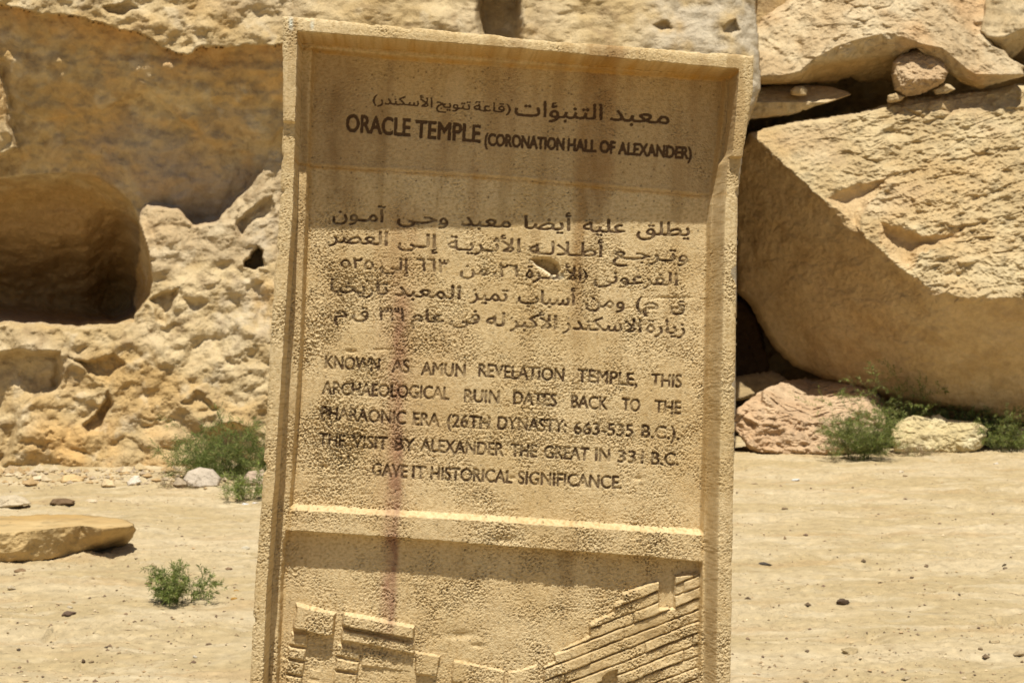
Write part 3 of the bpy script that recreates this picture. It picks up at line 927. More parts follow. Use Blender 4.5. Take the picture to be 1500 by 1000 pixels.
def build_sign():
    root = empty('stone_sign', BASE - np.array([0, 0, BASE[2]]))
    tag(root, 'upright leaning carved sandstone information slab with Arabic and English text', 'sign')
    # grid: columns follow the slab's own edges, rows follow its top
    ns = 650
    yd = np.concatenate([np.linspace(0, 1, 880), 1 + np.geomspace(.004, 1.02, 26)])
    s = np.linspace(0, 1, ns)
    y_ref = 1010.0
    Yr = np.empty((len(yd), ns)); Xr = np.empty_like(Yr)
    # iterate once: x guess -> top curve -> y -> edges
    for it in range(2):
        if it == 0:
            xg = np.broadcast_to(lerp(424, 1094, s)[None], Yr.shape)
        else:
            xg = Xr
        yt = pl(TOP, xg)
        Yr = np.where(yd[:, None] <= 1, lerp(yt, y_ref, yd[:, None]), y_ref + (yd[:, None] - 1) * 760)
        xl = pl(OUT_L, Yr); xr = pl(OUT_R, Yr)
        Xr = lerp(xl, xr, s[None])
    Q = np.stack([Xr, Yr, Xr * 0], -1) * .0012 * 1.0            # metres on the slab face
    edge_n = fbm(Q * 90, 3, 501)
    edge_c = fbm(Q * 22, 2, 505)
    # ragged outer edge
    chip = np.clip(fbm(Q * 30, 2, 509) - .22, 0, 1) * 26
    side = np.minimum(s, 1 - s)[None]
    k = np.exp(-side * 80)
    sgn = np.where(s < .5, 1, -1)[None]
    Xr = Xr + k * sgn * (1.2 * edge_n + 1.0 * edge_c + .7 * chip)
    kt = np.exp(-yd * 70)[:, None]
    Yr = Yr + kt * (1.6 * edge_n + 1.4 * edge_c + chip * .6)
    x = Xr + 1.1 * edge_n + .8 * edge_c
    y = Yr + 1.1 * edge_n + .8 * edge_c
    inl, inr, mol, mor = pl(IN_L, y), pl(IN_R, y), pl(MO_L, y), pl(MO_R, y)
    lip, mt, bt, bb = pl(LIP, x), pl(MTOP, x), pl(BAR_T, x), pl(BAR_B, x)
    xq = np.where((x > 900) & (y > 200), Xr + .2 * edge_n + .8 * edge_c, x)
    # distances (px) inside the outer border / inside the moulding
    dB = np.minimum(np.minimum(x - inl, inr - xq), y - lip)
    dM = np.minimum(np.minimum(x - mol, mor - xq), y - mt)
    border = 1 - sstep(-.6, lerp(1.6, 11, sstep(900, 1000, x) * sstep(225, 250, y)), dB)
    ycap = pl(curve_w0([(414, 178), (600, 190), (1000, 225), (1095, 228)], H_CAP, 'x'), x)
    capm = sstep(1.0, -1.0, y - ycap)
    mold = sstep(3.2, -.8, dM)
    inbar = sstep(-5.5, 2.5, y - bt) * sstep(1.4, -1.0, y - bb)
    low = sstep(-1, 1.6, y - bb)
    floor = -.006 - .012 * sstep(430, 730, x) + .003 * sstep(760, 900, x)
    h = low * floor * (dM > -2)
    # relief
    reg = np.zeros(Xr.shape, np.int32)           # 0 panel
    blk = np.zeros(Xr.shape, np.int32)
    rise = np.zeros(Xr.shape)
    yy = Yr > 800
    xs, ys = Xr[yy] + 1.3 * edge_n[yy] + 3.0 * edge_c[yy], Yr[yy] + 1.3 * edge_n[yy] + 3.0 * edge_c[yy]
    rr = np.zeros(xs.shape); bk = np.zeros(xs.shape, np.int32)
    bid = 0
    # a low ground behind the left masonry
    lowpoly = [to_w0(a, b, .003) for a, b in [(432, 880), (492, 893), (612, 915), (650, 955), (662, 966), (775, 984), (795, 975), (795, 1080), (410, 1080), (414, 990)]]
    rr = np.maximum(rr, .004 * sstep(-4, 5, poly_sd(xs, ys, lowpoly)))
    for poly, hh in [([(453, 934), (486, 938), (486, 960), (455, 956)], -.008), ([(528, 978), (606, 990), (606, 1080), (526, 1080)], -.010)]:
        p = [to_w0(a, b, 0) for a, b in poly]
        rr = rr + hh * sstep(-1, 2, poly_sd(xs, ys, p))
    for poly, hh in BLOCKS:
        hh = hh * 1.55
        p = [to_w0(a, b, hh - .012) for a, b in poly]
        sd = poly_sd(xs, ys, p)
        bid += 1
        m = sstep(-1.2, 2.6, sd)
        rr = np.where(sd > -1.2, np.maximum(rr, 0) * (1 - m) + hh * m, rr)
        bk = np.where(sd > 0, bid, bk)
    xs, ys = Xr[yy] + .7 * edge_n[yy] + .8 * edge_c[yy], Yr[yy] + .7 * edge_n[yy] + .8 * edge_c[yy]
    st = [to_w0(a, b, .012) for a, b in STAIR]
    sd = poly_sd(xs, ys, st)
    course_v = (ys + .39 * (xs - 796) + 1.0 * fbm(np.stack([xs, ys, xs * 0], -1) * .02, 2, 77)) / 16.6
    ci = np.floor(course_v).astype(int)
    fr = course_v - ci
    joint = np.minimum(fr, 1 - fr) * 16.6
    # upright joints, staggered from course to course
    brick = 118.0
    bx = (xs + 31 * (ci % 3) + 17 * (ci % 2)) / brick
    bi = np.floor(bx).astype(int)
    jb = np.minimum(bx - bi, 1 - (bx - bi)) * brick
    hh = .028 + .0045 * (((ci * 7 + bi * 13) % 5) / 4 - .5)
    hh = hh - .0075 * sstep(1.9, .3, joint) * (.6 + .6 * sstep(-.2, .2, edge_c[yy])) - .003 * sstep(1.4, .3, jb) + .006 * fbm(Q[yy] * 20, 2, 571)
    m = sstep(-1.2, 2.2, sd)
    rr = np.where(sd > -1.2, np.maximum(rr, 0) * (1 - m) + hh * m, rr)
    key = (ci - ci.min()) * 8 + (bi - bi.min()) % 8
    bk = np.where(sd > 0, 100 + key, bk)
    dp = [to_w0(a, b, 0) for a, b in [(882, 990), (888, 984), (903, 979), (903, 1080), (878, 1080)]]
    sdd = poly_sd(xs, ys, dp)
    rr = np.where(sdd > -1, lerp(rr, .0, sstep(-1, 2, sdd)), rr)
    bk = np.where(sdd > 0, 0, bk)
    rr *= sstep(0, 3, np.where(yy, dM, 0)[yy] + 1)
    rise[yy] = rr; blk[yy] = bk
    h = h + rise * low
    # level steps
    h = np.maximum(h, inbar * (H_MOL) * (dM > -6))
    hm = H_MOL + .016 * sstep(720, 560, y) * sstep(200, 290, y) * (x < 700)
    h = lerp(h, hm, np.where(dM < 3.2, mold, 0))
    # slight waviness of the moulding arris
    hb = lerp(H_BOR, H_CAP, capm) - .024 * sstep(440, 1070, x)
    h = lerp(h, hb, border)
    # rounding at outer arris
    h -= .006 * np.exp(-np.minimum(side * 700 / 3.2, 20)) + .005 * np.exp(-np.minimum(yd[:, None] * 930 / 3.0, 20))
    # thin incised line between title and text
    lin = pl([(440, 241), (458, 243), (700, 258), (900, 275), (1050, 288)], x)
    h -= .0012 * np.exp(-((y - lin) / 1.6) ** 2) * (dM > 2)
    h += .0010 * np.exp(-((y - lin + 4) / 2.5) ** 2) * (dM > 2)
    # chipped hole in the text, chips elsewhere
    hp = [(778, 379), (790, 376), (806, 377), (818, 385), (822, 396), (818, 404), (808, 404), (796, 395), (784, 388)]
    sdh = poly_sd(x, y, hp)
    h -= .026 * sstep(-1, 6, sdh)
    sdh2 = poly_sd(x, y + 0, [(776, 382), (788, 392), (800, 400), (812, 410), (826, 408), (826, 398), (815, 404), (805, 400), (790, 388)])
    h -= .003 * sstep(-2, 4, sdh2)
    for (cx, cy, rx, ry, d_) in ((475, 683, 5, 4, .004), (738, 789, 16, 6, .004), (655, 210, 2, 14, .002), (560, 858, 4, 2, .002), (676, 930, 22, 6, .004), (700, 945, 10, 3, .003),
                                 (985, 436, 28, 2.2, .003), (750, 700, 5, 3, .003), (935, 700, 6, 3, .003), (560, 512, 14, 2, .002), (515, 515, 8, 3, .003), (388, 655, 8, 5, .006)):
        h -= d_ * np.exp(-(((x - cx) / rx) ** 2 + ((y - cy) / ry) ** 2))
    # sandy surface grain
    A2 = np.array([1, 1.35, 1])
    zone = np.clip(.9 + 3.2 * fbm(Q * 11, 4, 521), .2, 1.9)
    zl = 1 + .9 * np.exp(-((x - 505) / 45) ** 2) * sstep(360, 420, y) * sstep(740, 690, y)   # coarser patch at the left of the text
    smooth_r = sstep(20, 4, np.abs(x - 1020)) * sstep(310, 330, y) * sstep(470, 430, y)
    g1 = fbm(Q * 150 * A2, 3, 531)
    g2 = fbm(Q * 300 * A2, 2, 541, ridged=True)
    wv = worley(Q * 150 * A2, 12, True)[0]
    g3 = fbm(Q * 260 * A2 + 4, 2, 545)
    grain = (.0011 * g1 + .0012 * g3 - .0009 * g2 - .0026 * sstep(.26, .08, wv) * sstep(-.1, .25, fbm(Q * 24, 2, 547))) * 1.1 * zone * zl * (1 - .7 * smooth_r)
    grain *= lerp(.5, 1, sstep(295, 325, y))
    grain += .0012 * fbm(Q * 26, 2, 551)
    low_relief = np.where(blk > 0, 1.15, 1.0)
    h += grain * low_relief * 1.0
    # lettering
    paint = np.zeros(Xr.shape); line_id = np.zeros(Xr.shape, np.int32)
    for i, (words, dil, dep, wear) in enumerate(LINES):
        msk = np.zeros((RH, RW), bool)
        for w in words:
            put(msk, *w)
        ya = int((min(min(w[3], w[4]) for w in words) - 34 - RY0) * RS); yb = int((max(max(w[3], w[4]) for w in words) + 18 - RY0) * RS)
        ya = max(ya, 0)
        sub = dilate(msk[ya:yb], dil).astype(np.float32)
        sub = blur(sub, 2)
        img = np.zeros((RH, RW), np.float32); img[ya:yb] = sub
        sel = (Yr > RY0 + ya / RS) & (Yr < RY0 + yb / RS)
        val = np.zeros(Xr.shape)
        val[sel] = sample(img, Xr[sel] + .8 * edge_n[sel], Yr[sel] + .8 * edge_n[sel])
        cut = sstep(.25, .75, val)
        h -= dep * cut * (.8 + .5 * edge_c)
        worn = 1 - wear * sstep(-.05, .35, fbm(Q * 60, 3, 600 + i) + .10)
        p = sstep(.30, .62, val) * worn
        paint = np.maximum(paint, p)
        line_id = np.where(val > .5, i + 1, line_id)
    # colour --------------------------------------------------------------
    n1 = fbm(Q * 6, 4, 701); n2 = fbm(Q * 30, 3, 711)
    c = mix(rgb(.620, .475, .268), rgb(.700, .56, .345), sstep(-.25, .25, n1))
    c = mix(c, rgb(.66, .535, .33), .5 * sstep(0, .3, n2))
    pits = sstep(.1, -.35, g1)
    c = mix(c, rgb(.38, .25, .10), .5 * pits)  # shadow inside the grain pits painted in as darker colour
    # rain streaks: long vertical stains along the slab's own down direction
    xsr = Xr + .045 * (Yr - 400)                 # follows the lean
    streak = fbm(np.stack([xsr * .035, Yr * .003, Xr * 0], -1), 4, 721)
    fade = sstep(760, 60, Yr) * .8 + .2
    c = mix(c, rgb(.42, .29, .14), .70 * sstep(.0, .3, streak) * fade)
    def st_(x0, wd, ya, yb, colr, a):
        nonlocal c
        wob = 5 * fbm(np.stack([Xr * 0 + x0, Yr * .02, Xr * 0], -1), 2, 731)
        e = np.exp(-(np.abs(xsr - x0 + wob) / wd) ** 2.5)
        e = e * sstep(ya - 20, ya + 20, Yr) * sstep(yb + 40, yb - 60, Yr) * (.65 + .7 * fbm(Q * np.array([60, 25, 1]), 3, int(x0)) + .2 * (n2 > 0))
        c = mix(c, rgb(*colr), np.clip(a * e, 0, 1))
    st_(866, 16, 20, 330, (.20, .10, .035), .80)
    st_(846, 9, 60, 480, (.30, .17, .06), .7)
    st_(866, 34, 30, 300, (.36, .22, .09), .55)
    st_(735, 12, 60, 200, (.30, .18, .08), .55)
    st_(1005, 9, 90, 260, (.34, .22, .10), .5)
    st_(505, 20, 90, 330, (.34, .22, .10), .5)
    st_(884, 8, 60, 300, (.30, .15, .05), .45)
    st_(590, 11, 430, 930, (.27, .10, .085), .55)
    st_(597, 5, 620, 930, (.20, .075, .065), .5)
    st_(585, 34, 300, 760, (.40, .22, .12), .30)
    st_(545, 16, 150, 260, (.22, .14, .06), .7)
    st_(480, 12, 120, 300, (.25, .16, .07), .75)
    st_(640, 10, 170, 270, (.28, .17, .08), .5)
    st_(690, 8, 240, 330, (.33, .18, .07), .5)
    st_(560, 5, 80, 160, (.22, .14, .07), .5)
    st_(850, 14, 770, 900, (.32, .2, .08), .5)
    st_(650, 40, 470, 700, (.44, .28, .13), .35)
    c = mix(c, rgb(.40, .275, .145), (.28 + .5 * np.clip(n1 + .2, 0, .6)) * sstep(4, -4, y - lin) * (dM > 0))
    # ochre along the arrises facing down, and in the grooves
    for (curve, wd) in ((lip, 2.6), (mt, 2.4), (lin, 2.6)):
        e = np.exp(-((y - curve - 2) / wd) ** 2) * (dB > -1)
        c = mix(c, rgb(.56, .30, .055), np.clip(.8 * e * (.6 + n2), 0, 1))
    e = np.exp(-(np.minimum(np.abs(x - mol - 3), np.abs(mor - x)) / 4) ** 2) * (dB > 0)
    c = mix(c, rgb(.50, .31, .10), np.clip(.5 * e * (.6 + n2), 0, 1))
    # dark lichen specks
    sp = worley(Q * 55, 66, True)
    c = mix(c, rgb(.12, .085, .05), .7 * sstep(.13, .05, sp[0]) * sstep(.6, .8, sp[2]) * (dM > 2))
    # pale repair patch and bird lime
    pp = sstep(0, 6, poly_sd(x, y, [(655, 108), (668, 100), (682, 108), (684, 150), (662, 160), (646, 150), (650, 120)]))
    c = mix(c, rgb(.60, .47, .29), .6 * pp)
    lime = np.exp(-(((x - 432) / 3) ** 2 + ((y - 53) / 9) ** 2)) + .8 * np.exp(-(((x - 462) / 2.5) ** 2 + ((y - 56) / 6) ** 2))
    c = mix(c, rgb(.68, .74, .70), np.clip(lime, 0, 1) * .8)
    c = mix(c, rgb(.80, .71, .52), .9 * sstep(-2, 2, sdh2))  # sunlit lower rim of the chipped hole, brightness painted in
    c = mix(c, rgb(.075, .040, .022), np.clip(paint, 0, 1) * .93)
    # positions -----------------------------------------------------------
    u, v = px_to_uv(Xr, Yr)
    V = (u[..., None] * U_AX + v[..., None] * V_AX + h[..., None] * W_AX) + ORI
    # normals of the whole sheet, so parts meet without seams
    du = np.gradient(V, axis=1); dv = np.gradient(V, axis=0)
    Nn = np.cross(dv, du)
    Nn /= np.linalg.norm(Nn, axis=-1, keepdims=True)
    if (Nn[300, 300] @ W_AX) < 0:
        Nn = -Nn
    nr, nc = Xr.shape
    F = grid_faces(nr, nc)
    fc = lambda a: a.reshape(-1)[F]
    # regions per face
    lid = line_id.reshape(-1)
    dBf = fc(dB).mean(1); dMf = fc(dM).mean(1); yb_ = fc(y).mean(1)
    capf = (fc(y - ycap).mean(1) < 0)
    barf = (fc(y - bt).mean(1) > -4) & (fc(y - bb).mean(1) < .4)
    lowf = fc(y - bb).mean(1) >= .4
    reg = np.zeros(len(F), np.int32)
    reg[:] = 1                                     # text panel
    reg[lowf] = 2                                  # relief background
    reg[barf] = 3
    reg[dMf < .5] = 4
    reg[(dBf < .6)] = 5
    reg[(dBf < .6) & capf] = 6
    lf = fc(line_id)
    lm = lf.max(1)
    cnt = (lf > 0).sum(1)
    reg = np.where((cnt >= 2) & (reg == 1), 1000 + lm, reg)
    bf = fc(blk).max(1); bc = (fc(blk) > 0).sum(1)
    reg = np.where((bc >= 3) & (reg == 2), 2000 + bf, reg)
    def islands(idg, faces_mask):
        lab = np.where(faces_mask, np.arange(1, len(F) + 1), 0).reshape(nr - 1, nc - 1).astype(np.int64)
        idq = idg.reshape(nr - 1, nc - 1)
        rows = np.where(lab.any(1))[0]
        r0_, r1_ = rows[0], rows[-1] + 1
        L_, I_ = lab[r0_:r1_], idq[r0_:r1_]
        for _ in range(220):
            old = L_.copy()
            for ax in (0, 1):
                a_ = [slice(None)] * 2; b_ = [slice(None)] * 2
                a_[ax] = slice(1, None); b_[ax] = slice(None, -1)
                a_, b_ = tuple(a_), tuple(b_)
                same = (L_[a_] > 0) & (L_[b_] > 0) & (I_[a_] == I_[b_])
                m_ = np.where(same, np.maximum(L_[a_], L_[b_]), 0)
                L_[a_] = np.maximum(L_[a_], m_); L_[b_] = np.maximum(L_[b_], m_)
            if (old == L_).all():
                break
        lab[r0_:r1_] = L_
        return lab.reshape(-1)
    let = reg >= 1000
    comp = islands(reg, let)
    reg = reg.astype(np.int64)
    for cmp_, back_ in (((reg >= 1000) & (reg < 2000), 1), (reg >= 2000, 2)):
        cc_ = comp[cmp_]
        u_, inv_, cnt_ = np.unique(cc_, return_inverse=True, return_counts=True)
        small = cnt_[inv_] < (10 if back_ == 1 else 40)
        reg[cmp_] = np.where(small, back_, (10_000_000 if back_ == 1 else 90_000_000) + cc_)
    names = {1: 'text_panel', 2: 'relief_background', 3: 'divider_bar', 4: 'moulding', 5: 'border', 6: 'raised_hood'}
    off = np.array(root.location)
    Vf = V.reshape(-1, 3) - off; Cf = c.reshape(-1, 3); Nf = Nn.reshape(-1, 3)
    flip = F[:, ::-1]
    for rid in np.unique(reg):
        fs = flip[reg == rid]
        if len(fs) < 6:
            continue
        ids, inv = np.unique(fs, return_inverse=True)
        nm = names.get(int(rid)) or ('letter' if rid < 50_000_000 else 'carved_block')
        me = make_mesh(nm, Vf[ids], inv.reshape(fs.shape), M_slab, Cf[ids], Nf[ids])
        o = add_obj(nm, me, root)
    # body behind: sides and back
    per = np.concatenate([np.arange(nc), np.arange(1, nr) * nc + nc - 1, (nr - 1) * nc + np.arange(nc - 2, -1, -1), np.arange(nr - 2, 0, -1) * nc])
    ring = Vf[per]
    layers = [ring]
    nd = 8
    for i in range(1, nd + 1):
        f = i / nd
        r_ = ring - W_AX * (.16 * f)
        nse = fbm((r_ + 5) * 16, 3, 801)[:, None]
        cen = Vf.mean(0)
        dirr = r_ - cen; dirr /= np.linalg.norm(dirr, axis=1, keepdims=True)
        layers.append(r_ + dirr * (.006 * nse))
    Vb = np.concatenate(layers + [layers[-1].mean(0)[None] * 1.0], 0)
    n = len(per)
    fq = grid_faces(nd + 1, n, wrap=True)
    me = make_mesh('slab_body', Vb[:-1], fq, M_slab, np.tile(rgb(.55, .42, .23), (len(Vb) - 1, 1)))
    add_obj('slab_body', me, root)
    last = layers[-1]
    cen = last.mean(0)
    Vk = np.concatenate([last, lerp(last, cen, .5), cen[None]], 0)
    F3 = np.concatenate([np.stack([np.arange(n), (np.arange(n) + 1) % n, n + (np.arange(n) + 1) % n], -1), np.stack([np.arange(n), n + (np.arange(n) + 1) % n, n + np.arange(n)], -1),
                         np.stack([n + np.arange(n), n + (np.arange(n) + 1) % n, np.full(n, 2 * n)], -1)], 0)
    me = make_mesh('back_face', Vk, F3, M_slab, np.tile(rgb(.52, .40, .23), (len(Vk), 1)), smooth=False)
    add_obj('back_face', me, root)


build_sign()

# ---------------------------------------------------------------- plants
def tube(pts, r0, r1, k=4):
    pts = np.array(pts); n = len(pts)
    d = np.gradient(pts, axis=0)
    d /= np.linalg.norm(d, axis=1, keepdims=True) + 1e-9
    a = np.cross(d, [0.3, .2, 1.]); a /= np.linalg.norm(a, axis=1, keepdims=True) + 1e-9
    b = np.cross(d, a)
    r = np.linspace(r0, r1, n)[:, None, None]
    an = np.arange(k) / k * 2 * math.pi
    V = pts[:, None] + r * (np.cos(an)[None, :, None] * a[:, None] + np.sin(an)[None, :, None] * b[:, None])
    return V.reshape(-1, 3), grid_faces(n, k, wrap=True)


def bush(name, base, rx, ry, hgt, nst, nlf, leaf, width, label, cat, seed, cols, group=None, lean=(0, 0), branch=3, droop=.3, sag=0.0, spread=1.0, stemr=.0018):
    rng = np.random.default_rng(seed)
    root = empty(name, base)
    tag(root, label, cat, group)
    SV, SF, LV, LF, LC = [], [], [], [], []
    so = 0; lo = 0

    def stem(p0, d, L, r, depth):
        nonlocal so, lo
        n = 7
        pts = [p0]; dd = d.copy()
        for i in range(n - 1):
            dd = dd + rng.normal(0, .16, 3) + np.array([0, 0, -droop * .12])
            dd /= np.linalg.norm(dd)
            q = pts[-1] + dd * L / (n - 1)
            q[2] = max(q[2], .003)
            pts.append(q)
        pts = np.array(pts)
        V, F = tube(pts, r, r * .4)
        SV.append(V); SF.append(F + so); so += len(V)
        m = nlf if depth else max(3, nlf // 2)
        for i in range(m):
            u = rng.uniform(.12, 1) ** .8 * (n - 1)
            k = min(int(u), n - 2)
            p = lerp(pts[k], pts[k + 1], u - k)
            ax = pts[k + 1] - pts[k]; ax /= np.linalg.norm(ax)
            s_ = rng.normal(0, 1, 3); s_ -= ax * (s_ @ ax); s_ /= np.linalg.norm(s_)
            ld = ax * rng.uniform(.3, 1.0) + s_ * rng.uniform(.5, 1)
            ld[2] += .15; ld /= np.linalg.norm(ld)
            sd2 = np.cross(ld, rng.normal(0, 1, 3)); sd2 /= np.linalg.norm(sd2)
            l = leaf * rng.uniform(.6, 1.3); w = width * rng.uniform(.7, 1.2)
            LV.append(np.array([p, p + ld * l * .45 + sd2 * w, p + ld * l - np.array([0, 0, .1 * l]), p + ld * l * .45 - sd2 * w]))
            LF.append(np.array([[0, 1, 2, 3]]) + lo); lo += 4
            cc = rgb(*cols[rng.integers(len(cols))]) * rng.uniform(.75, 1.25)
            LC.append(np.tile(cc, (4, 1)))
        if depth < 2:
            for j in range(branch):
                k = rng.integers(1, n - 1)
                bd = dd + rng.normal(0, .6, 3); bd[2] = abs(bd[2]) * .6 + .1
                bd /= np.linalg.norm(bd)
                stem(pts[k].copy(), bd, L * rng.uniform(.35, .6), r * .6, depth + 1)

    for i in range(nst):
        a = rng.uniform(0, 2 * math.pi); rr_ = math.sqrt(rng.uniform(0, 1))
        p0 = np.array([math.cos(a) * rx * .35 * rr_ * spread, math.sin(a) * ry * .35 * rr_ * spread, 0.])
        tgt = np.array([math.cos(a) * rx * rng.uniform(.3, 1) + lean[0], math.sin(a) * ry * rng.uniform(.3, 1) + lean[1], hgt * rng.uniform(.5, 1.1)])
        d = tgt - p0; L = np.linalg.norm(d)
        stem(p0, d / L, L, stemr, 0)
    add_obj('stems', make_mesh('stems', np.concatenate(SV), np.concatenate(SF), M_twig, np.tile(rgb(.16, .17, .07), (so, 1))), root)
    add_obj('foliage', make_mesh('foliage', np.concatenate(LV), np.concatenate(LF), M_leaf, np.concatenate(LC), smooth=False), root)
    return root


GREEN = [(.14, .19, .045), (.19, .24, .065), (.10, .14, .035), (.27, .29, .10)]
LIGHTG = [(.22, .28, .07), (.30, .35, .11), (.17, .22, .05), (.36, .36, .17)]
gp = lambda px, py: ground_at(px, py)
bush('desert_shrub', gp(268, 884), .15, .14, .19, 20, 20, .024, .0020, 'small spiky green shrub alone on the open sand, left of the sign', 'shrub', 1, LIGHTG + GREEN, branch=3, droop=.5)
bush('grass_clump', gp(325, 702), .42, .22, .42, 90, 16, .05, .0022, 'big dark green clump of grass at the cliff foot, left of the sign', 'grass clump', 2, GREEN, branch=2, droop=.6)
bush('grass_clump', gp(362, 732), .17, .10, .18, 22, 12, .04, .0026, 'low bright green tuft beside the left edge of the sign, before the big clump', 'grass clump', 3, LIGHTG, branch=2)
bush('feathery_bush', gp(1258, 674), .30, .2, .42, 60, 22, .034, .0016, 'feathery green bush in front of the pinkish rock', 'bush', 4, LIGHTG + GREEN, branch=3, droop=.2)
bush('thorny_bush', gp(1312, 656), .40, .08, .60, 34, 26, .028, .0026, 'tall bright green thorny bush behind the pale yellow stone', 'bush', 5, LIGHTG + GREEN, lean=(-.05, 0), branch=3)
bush('thorny_bush', gp(1420, 656), .52, .06, .40, 40, 24, .028, .0024, 'sprawling green bush in the shade behind the right end of the yellow stone', 'bush', 6, GREEN, branch=3)
bush('thorny_bush', gp(1474, 662), .34, .14, .32, 40, 20, .028, .0024, 'low green bush between the yellow stone and the right edge', 'bush', 7, LIGHTG + GREEN, branch=2)
DRY = [(.36, .25, .15), (.30, .2, .12), (.42, .31, .19)]
bush('dry_twigs', gp(1345, 668), .24, .10, .12, 30, 5, .02, .0012, 'tangle of dry brown twigs at the foot of the yellow stone', 'dry twigs', 8, DRY, branch=3, droop=.5, stemr=.0014)
bush('dry_twigs', gp(262, 716), .22, .10, .05, 20, 5, .02, .0012, 'dry brown twigs on the sand left of the rounded grey stone', 'dry twigs', 9, DRY, branch=3, droop=.6, stemr=.0014)

# ---------------------------------------------------------------- single pebbles, litter, loose gravel
def pebble_mesh(name, seed, col, flat=.5, n=14):
    rng = np.random.default_rng(seed)
    th = np.linspace(0, math.pi, n); ph = np.linspace(0, 2 * math.pi, 2 * n, endpoint=False)
    T, Pp = np.meshgrid(th, ph, indexing='ij')
    V = np.stack([np.sin(T) * np.cos(Pp), np.sin(T) * np.sin(Pp), np.cos(T)], -1)
    nz = fbm(V * 1.3 + rng.uniform(0, 50, 3), 3, seed)
    V = V * (1 + .75 * nz[..., None])
    for k in range(6):                                   # broken facets
        d = rng.normal(0, 1, 3); d /= np.linalg.norm(d)
        s_ = V @ d; lim = rng.uniform(.45, .8)
        V = V - np.clip(s_ - lim, 0, None)[..., None] * d
    V[..., 2] *= flat
    c = rgb(*col) * (1 + .5 * fbm(V * 3, 3, seed + 5))[..., None]
    return make_mesh(name, V, grid_faces(n, 2 * n, wrap=True)[:, ::-1], M_pebble, c.reshape(-1, 3))


